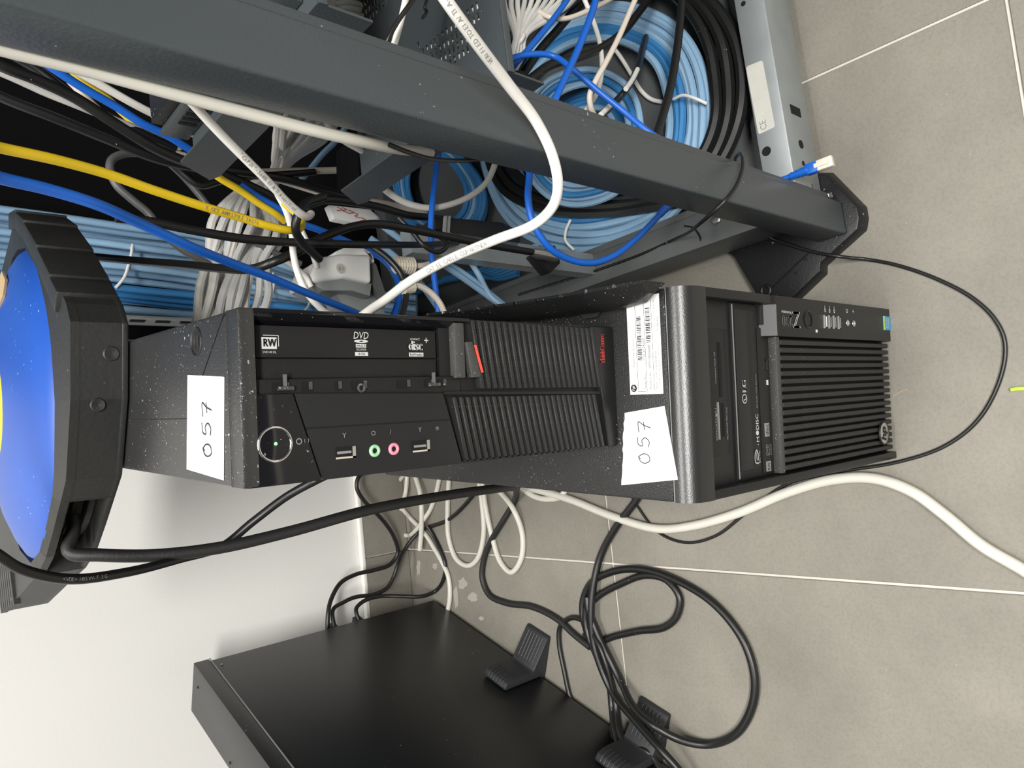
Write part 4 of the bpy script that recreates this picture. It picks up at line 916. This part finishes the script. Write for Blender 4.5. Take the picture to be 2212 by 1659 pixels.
C('speckled white cable snaking down behind the leaning cream cable', 'wh', .0058, [(1250, -30, .17), (1268, 12, .17), (1285, 55, .17), (1297, 100, .165), (1300, 150, .16), (1292, 195, .155), (1275, 225, .15), (1255, 252, .15)])
C('cream cable curving into the white wire bunch over the coil', 'cr', .0060, [(1345, -20, .16), (1305, 6, .165), (1262, 27, .17), (1222, 40, .175), (1190, 38, .18), (1165, 25, .19)])
C('white cable lying on the metal base plate inside the coil', 'wh', .0062, [(1320, 95, .045), (1345, 130, .040), (1368, 168, .0345), (1385, 196, .0325), (1408, 215, .0325), (1440, 220, .0325), (1480, 212, .0325)], 'z')
C('black cable with torn white sleeve crossing the coil opening', 'bk', .0085, [(1395, 80, .20), (1388, 105, .19), (1376, 150, .17), (1355, 190, .155), (1325, 225, .145), (1290, 255, .14)])
C('strip of torn white sleeve on the black cable across the coil', 'wh', .0060, [(1377, 150, .150), (1366, 172, .146), (1352, 192, .142)], n=6)
C('strip of torn white sleeve next to the rack post over the coil', 'wh', .0060, [(1325, 222, .128), (1312, 234, .126), (1298, 248, .124)], n=6)
C('black flat cable lying diagonally across the top of the coil', 'bk', .0100, [(1420, -30, .15), (1385, 20, .155), (1340, 75, .16), (1295, 105, .165), (1245, 125, .17), (1190, 140, .18), (1140, 175, .19)])
C('black flat cable crossing behind the slanting blue cable', 'bk', .0105, [(1290, -10, .21), (1240, 25, .21), (1200, 70, .215), (1165, 110, .22), (1130, 160, .23)])
C('thick black cable passing in front of the coil down to the post', 'bk', .0095, [(1475, -30, .10), (1470, 40, .10), (1462, 110, .10), (1448, 190, .10), (1428, 262, .10), (1412, 310, .10)])
C('white cable on the rack base along the outer black loops', 'wh', .0060, [(1525, 10, .036), (1545, 60, .034), (1552, 120, .033), (1548, 170, .033)], 'z')
# blue patch lead with plug resting on the front beam
def plug(o, p0, p1, wid=.0115, boot='cable_bl'):
    d = (p1-p0).normalized(); s = d.cross(Z).normalized(); u = s.cross(d)
    L = (p1-p0).length
    q = lambda a, b, c: p0 + d*a + s*b + u*c
    pts = [q(L*.45*k/8, 0, 0) for k in range(9)]; rad = [.0036 + .0016*(k/8) + (.0006 if k % 2 else 0) for k in range(9)]
    build(MB().tube(pts, rad, 10), 'boot', boot, o)
    build(MB().box(L*.40, L*.66, -wid*.52, wid*.52, -.0045, .0045, q), 'boot_shell', boot, o, bevel=.001)
    h = build(MB().box(L*.64, L*1.0, -wid*.5, wid*.5, -.0038, .0038, q), 'plug', 'plug_clear', o, bevel=.0005)
    build(MB().box(L*.60, L*.92, -wid*.2, wid*.2, .0042, .0056, q), 'latch', 'plug_clear', h)
o, pa = C('blue patch lead whose clear plug sticks out past the rack post over the floor', 'bl', .0058, [(1600, 392, .098), (1640, 396, .096), (1672, 392, .094), (1696, 385, .093), (1714, 379, .092)], 'z')
plug(o, onz(1706, 382, .0925), onz(1800, 347, .088))
o, pa = C('blue patch lead drooping in a deep bow beside the base coil', 'bl', .0066, [(1146, 350, .13), (1143, 390, .125), (1141, 432, .12), (1152, 482, .12), (1185, 533, .12), (1230, 560, .12), (1278, 568, .12), (1325, 553, .12), (1372, 518, .12), (1408, 482, .12), (1436, 452, .12)])
plug(o, onv(1424, 465, .12), onv(1490, 395, .115))
C('blue cable hanging straight down behind the white arc', 'bl', .0068, [(948, 330, .30), (942, 370, .30), (936, 420, .30), (931, 480, .30), (932, 540, .30), (938, 600, .30), (946, 665, .30), (950, 700, .30)])
C('white cable hanging in a wide arc under the rack post', 'wh', 0.0077, [(815, 392, 0.320), (838, 415, 0.320), (875, 437, 0.320), (925, 449, 0.320), (975, 441, 0.320), (1020, 421, 0.320), (1052, 392, 0.320), (1070, 352, 0.320), (1076, 320, 0.320)])
C('cream cable running level behind the shelf brackets', 'cr', 0.0082, [(560, 372, 0.430), (610, 370, 0.430), (680, 369, 0.430), (740, 367, 0.430), (790, 362, 0.430)])
C('cream cable sloping down under the lower shelf bracket', 'cr', 0.0082, [(590, 384, 0.440), (640, 400, 0.440), (700, 418, 0.440), (760, 431, 0.440), (820, 438, 0.430), (870, 448, 0.430), (920, 462, 0.430)])
C('white cable coming down from the post to the plain black box', 'wh', .0064, [(705, 262, .24), (720, 285, .245), (745, 305, .25), (775, 322, .255), (790, 330, .26)])
C('light blue cable slanting up towards the grey patch bundle', 'lb', .0080, [(640, 400, .55), (665, 372, .55), (695, 335, .55), (725, 305, .55), (750, 270, .55)])
C('blue cable winding down between black cables behind the yellow one', 'bl', 0.0077, [(520, 400, 0.360), (560, 427, 0.360), (600, 450, 0.360), (640, 478, 0.365), (690, 497, 0.370), (745, 520, 0.375), (790, 540, 0.375), (830, 562, 0.370), (855, 598, 0.365), (862, 640, 0.360), (850, 685, 0.350)])
C('yellow cable running alongside the winding blue cable', 'ye', 0.0072, [(440, 360, 0.350), (480, 388, 0.352), (520, 412, 0.355), (560, 440, 0.358), (595, 462, 0.360), (615, 478, 0.365)])
C('white cable dropping beside the white socket box', 'wh', .0060, [(600, 420, .25), (618, 455, .245), (630, 500, .24), (634, 550, .24), (645, 595, .24), (665, 635, .24), (695, 668, .245), (730, 690, .25)])
C('white cable dropping behind the other beside the white socket box', 'wh', .0056, [(640, 470, .30), (655, 505, .30), (672, 540, .30), (685, 580, .30)])
C('white cable bent down left of the white socket box', 'wh', .0056, [(610, 560, .30), (640, 580, .30), (662, 600, .30), (672, 620, .30)])
# light blue pieces low in the rack
for i, (a, b) in enumerate((((870, 520), (1075, 655)), ((930, 545), (1090, 660)), ((860, 560), (960, 680)), ((1000, 545), (1060, 640)))):
    C('light blue cable running low along the rack side towards the tower', 'lb', .0078, [(a[0]-60, a[1]-45, .36), (a[0], a[1], .36), ((a[0]+b[0])/2, (a[1]+b[1])/2 - 6, .36), (b[0], b[1], .35), (b[0]+40, b[1]+30, .34)], group='light blue cables low in the rack')
for i in range(7):
    C('mid blue cable lying flat deep in the rack below the black power brick', 'mb', .0085, [(850 + 18*i, 660 - 10*i, .06), (930 + 14*i, 618 - 5*i, .055), (1030 + 8*i, 585 + 3*i, .05), (1120, 545 + 8*i, .05)], 'z', group='mid blue cables deep in the rack')
C('light blue cable bowed across to the base coil', 'lb', .0078, [(925, 500, .40), (960, 525, .40), (1010, 540, .40), (1070, 546, .39), (1120, 545, .38), (1160, 530, .37)])

# ---------------------------------------------------------------- black cables, left of the post
K = lambda label, dia, pts, key='bk', kind='v', **kw: cable('power_cable', label, key, dia, pts, kind, **kw)
K('black cable running down from the rack top just below the cream cable', 0.0102, [(-60, 105, 0.350), (0, 140, 0.350), (80, 172, 0.355), (160, 210, 0.360), (250, 268, 0.365), (330, 318, 0.370), (390, 345, 0.375), (470, 372, 0.380), (560, 412, 0.385), (640, 455, 0.390)])
K('black cable running lowest across the dark rack opening', 0.0095, [(-60, 175, 0.390), (0, 208, 0.390), (120, 255, 0.390), (230, 300, 0.395), (330, 340, 0.400), (420, 362, 0.405), (520, 372, 0.410), (620, 388, 0.415), (700, 412, 0.420), (780, 436, 0.420)])
K('dark grey cable bent back in a round loop in the dark rack opening', 0.0084, [(430, 352, 0.450), (380, 340, 0.450), (320, 332, 0.450), (270, 332, 0.450), (242, 345, 0.450), (238, 368, 0.450), (252, 400, 0.450), (290, 435, 0.450), (320, 460, 0.450), (350, 500, 0.450), (395, 540, 0.450), (450, 570, 0.450)], 'dg')
K('dark grey cable hanging below the round loop to the fan of patch cables', 0.0077, [(345, 335, 0.460), (390, 375, 0.460), (430, 420, 0.460), (470, 470, 0.460), (520, 505, 0.460), (580, 540, 0.460), (650, 570, 0.460)], 'dg')
K('black cable sagging beneath the upper shelf bracket', 0.0084, [(330, 318, 0.420), (385, 365, 0.420), (430, 400, 0.420), (470, 392, 0.420), (520, 382, 0.420), (600, 378, 0.420), (680, 372, 0.420)], 'bk')
K('black cable stretched level from behind the reel to the white socket box', .0082, [(60, 545, .62), (140, 549, .56), (215, 556, .50), (300, 564, .43), (400, 572, .36), (480, 580, .31), (545, 581, .275), (590, 566, .255), (640, 545, .25), (700, 512, .25), (760, 490, .25), (810, 484, .25), (870, 492, .25), (960, 510, .25), (1050, 528, .25), (1150, 545, .25)])
K('black flat cable stretched level over the white socket box', .0072, [(250, 470, .22), (320, 478, .22), (420, 498, .22), (520, 515, .22), (620, 523, .22), (720, 527, .22), (820, 529, .24), (940, 528, .29), (1000, 522, .34), (1060, 515, .37)])
K('black cable knotted round the end of the yellow cable', .0068, [(700, 425, .17), (660, 440, .165), (645, 462, .16), (638, 490, .165), (650, 520, .18), (690, 560, .20)])
K('black cable arched over the small white name plate', 0.0096, [(660, 445, 0.370), (700, 432, 0.370), (760, 436, 0.370), (820, 448, 0.370), (880, 465, 0.370), (930, 470, 0.380), (985, 482, 0.40), (1030, 500, .42)])
K('thin black cable coiled round the black power brick lead', .0050, [(860, 470, .26), (890, 500, .255), (915, 530, .25), (945, 545, .25), (965, 530, .25), (940, 505, .26), (900, 488, .265)])
K('black cable running vertically beside the winding blue cable by the socket box', .0066, [(800, 530, .30), (840, 560, .29), (870, 600, .285), (877, 640, .28), (865, 690, .27)])
K('thin black wire looped under the middle of the rack post', .0032, [(840, 312, .05), (885, 330, .05), (930, 343, .048), (985, 347, .046), (1030, 345, .045), (1065, 340, .045)])
K('thin black wire hanging over the white cable beside the slotted shelf', .0032, [(905, -20, .02), (885, 10, .02), (860, 45, .025), (838, 85, .03), (828, 110, .035)])
C('thin white cable dropping behind the post beside the slotted shelf', 'wh', .0046, [(880, -20, .03), (872, 20, .033), (862, 60, .036), (852, 95, .04), (845, 120, .045)])
K('frayed black wire end standing up from the slotted shelf', .0024, [(925, -10, .07), (918, 18, .072), (922, 25, .074), (912, 40, .076)])
# leads seen at the upper left of the opening
for i, (lab, key, dia, pts) in enumerate((
    ('white cable with small print in the upper rack opening', 'wh', 0.0077, [(-60, 130, 0.390), (30, 168, 0.390), (100, 200, 0.390), (170, 228, 0.390), (260, 265, 0.400), (330, 290, 0.410), (390, 318, 0.420)]),
    ('blue cable slanting across the upper rack opening to the vented device', 'bl', 0.0079, [(60, 110, 0.370), (110, 145, 0.370), (180, 190, 0.375), (250, 230, 0.380), (310, 268, 0.385), (360, 292, 0.390), (420, 330, 0.400)]),
    ('white cable nearest the cream cable in the upper rack opening', 'wh', 0.0079, [(90, 110, 0.410), (150, 145, 0.410), (220, 185, 0.410), (290, 225, 0.410), (355, 258, 0.415), (420, 290, 0.420)]),
    ('orange-yellow cable partly hidden behind the slanting blue cable', 'ye', 0.0072, [(130, 130, 0.430), (180, 175, 0.430), (230, 210, 0.430), (265, 245, 0.430), (300, 275, 0.430)]),
    ('cream cable crossing low in the upper rack opening', 'cr', 0.0072, [(150, 175, 0.450), (190, 215, 0.450), (250, 270, 0.450), (310, 305, 0.450), (370, 328, 0.450), (430, 345, 0.450)]),
    ('black cable crossing the slanting blue cable in the upper rack opening', 'bk', 0.0090, [(20, 115, 0.400), (80, 150, 0.400), (140, 195, 0.400), (200, 235, 0.400), (300, 285, 0.405), (380, 320, 0.410)]))):
    C(lab, key, dia, pts)

# ---------------------------------------------------------------- things among the cables
# white socket box on a galvanised bracket
wbx = thing('socket_box', 'white moulded socket box with a round inspection sticker on a galvanised bracket', 'socket box', R(.29, .36, .10))
def slab(pts, v, depth): return MB().prism([onv(x, y, v) for x, y in pts], RV*depth)
wbody = build(slab([(670, 612), (672, 590), (682, 566), (702, 553), (740, 547), (802, 550), (804, 612), (745, 600)], .300, .05), 'box_body', 'white_plastic', wbx, bevel=.004, seg=3)
build(slab([(722, 552), (726, 542), (745, 534), (785, 534), (805, 545), (812, 566), (803, 570), (798, 552)], .310, .05), 'collar', 'white_plastic', wbx, bevel=.003)
build(slab([(674, 612), (745, 600), (803, 612), (800, 640), (760, 628), (700, 628)], .306, .045), 'metal_underside', 'galvanised', wbx, bevel=.0008)
build(slab([(725, 626), (802, 630), (830, 668), (835, 710), (770, 710), (735, 650)], .320, .030), 'bracket', 'galvanised', wbx, bevel=.0008)
build(slab([(803, 566), (812, 570), (835, 640), (832, 665), (803, 612)], .312, .03), 'bracket_side', 'zinc_dark', wbx)
c0 = onv(736, 580, .2998); st = build(MB().cyl(c0, -RV, .0052, .0003, 24), 'inspection_sticker', 'sticker_old', wbody)
t = MB(); write(t, 'QC', c0 + RU*-.0024 + Z*.0006 - RV*.0005, RU, Z, width=.0048, height=.0020); write(t, '11', c0 + RU*-.0012 - Z*.0028 - RV*.0005, RU, Z, width=.0024, height=.0020); build(t, 'lettering', 'print_black', st, smooth=False)
lgp = onz(780, 720, .085); build(MB().box(.300, .330, .330, .350, .085, .40, R), 'support_leg', 'galvanised', wbx)
# white name plate with red handwriting
npl = tag(build(slab([(710, 442), (722, 472), (790, 486), (818, 482), (820, 470), (800, 452)], .395, .012), 'name_plate', 'white_plastic', bevel=.001), 'small white plate with red handwriting among the black cables', 'plate')
t = MB(); cc = onv(752, 462, .3942)
for k, (x, y) in enumerate(((740, 452), (752, 454), (764, 458), (777, 465), (790, 474))):
    stroke(t, [(0, 0), (.3, .9), (.7, .3), (1, 1)] if k % 2 else [(.1, 1), (.5, 0), (.9, .9)], onv(x, y+6, .3942), RU, Z, .0055, .0075, .0005)
build(t, 'red_handwriting', 'ink_red', npl, smooth=False)
# black power brick
bb = thing('power_brick', 'black power supply brick lying among the cables under the white cable', 'power supply', onv(1050, 540, .36))
build(slab([(975, 468), (1085, 478), (1130, 500), (1120, 548), (1060, 545), (968, 512)], .33, .06), 'brick_body', 'bezel_black', bb, bevel=.004)
build(slab([(940, 470), (974, 468), (970, 505), (942, 495)], .335, .03), 'brick_end', 'rubber_black', bb, bevel=.002)
for x in (962, 970): build(slab([(x, 466), (x+4, 466), (x+1, 508), (x-3, 507)], .3285, .004), 'brick_groove', 'print_dim', bb)
# cream ribbed connectors and a silver-sleeved black plug
for lab, p0, p1, r_, tail in (('cream ribbed cable boot beside the white socket box', (852, 572, .30), (892, 574, .30), .0095, [(910, 574, .30), (940, 566, .31), (985, 548, .33), (1030, 520, .36)]), ('small cream ribbed boot below the white hanging cable', (868, 622, .28), (892, 618, .28), .0075, [(905, 618, .28), (930, 632, .28), (950, 655, .28), (965, 690, .28)])):
    a, b = onv(*p0), onv(*p1); d = b-a; N = 15
    o = tag(build(MB().tube([a + d*(k/(N-1)) for k in range(N)], [r_*(1.0 if k % 2 else .80) for k in range(N)], 14), 'cable_boot', 'cream_plastic', smooth=False), lab, 'connector')
    build(MB().tube(spline([b - d*.05] + [onv(*q) for q in tail], 8), .0034, 8), 'cable_tail', 'cable_cr', o)
a, b = onv(1150, 545, .25), onv(1200, 556, .25); d = b-a
o = tag(build(MB().tube([a, a + d*.2, b], [.0045, .0062, .0062], 12), 'cable_plug', 'silver'), 'black plug with a silver printed sleeve beside the drooping blue lead', 'connector')
build(slab([(1155, 548), (1200, 528), (1212, 568), (1190, 590)], .262, .018), 'plug_body', 'bezel_black', o, bevel=.002)
# grey rubber-edged cable clip and scraps
tag(build(MB().tube(spline([onz(2184, 842, .0018), onz(2195, 840, .0022), onz(2216, 839, .0018)], 5), .0022, 8), 'wire_scrap', 'sticker_green'), 'yellow-green scrap of wire insulation on the floor', 'scrap')
tag(build(MB().tube(spline([onz(1928, 856, .0006), onz(1945, 846, .0008), onz(1960, 840, .0006)], 5), .0004, 6), 'straw', 'wood_flake'), 'fine brown straw on the floor in front of the tower', 'scrap')
for i in range(26):
    px, py = random.uniform(1500, 2200), random.choice((random.uniform(10, 600), random.uniform(1080, 1640)))
    if 1500 < px < 1800 and py < 700: px += 350
    if 1250 < px < 1660 and py > 1200: px += 420
    c = onz(px, py, 0); r_ = random.uniform(.0004, .0009)
    tag(build(MB().lathe(c, Z, [(r_*1.2, 0), (r_, r_*.6), (0, r_*.9)], 6), 'crumb', 'plaster'), 'tiny pale crumb of plaster on the floor tiles', 'crumb', 'crumbs on the floor')

for i in range(8):
    cable('patch_cable', 'white patch cable seen through the slots of the lower rack shelf', 'wh', .0056, [R(.366 + .013*i, .072, .4945), R(.378 + .0125*i, .10, .4945), R(.395 + .012*i, .14, .4940), R(.44 + .012*i, .20, .48), R(.50 + .012*i, .26, .45)], group='patch cables under the slotted shelf', n=6)
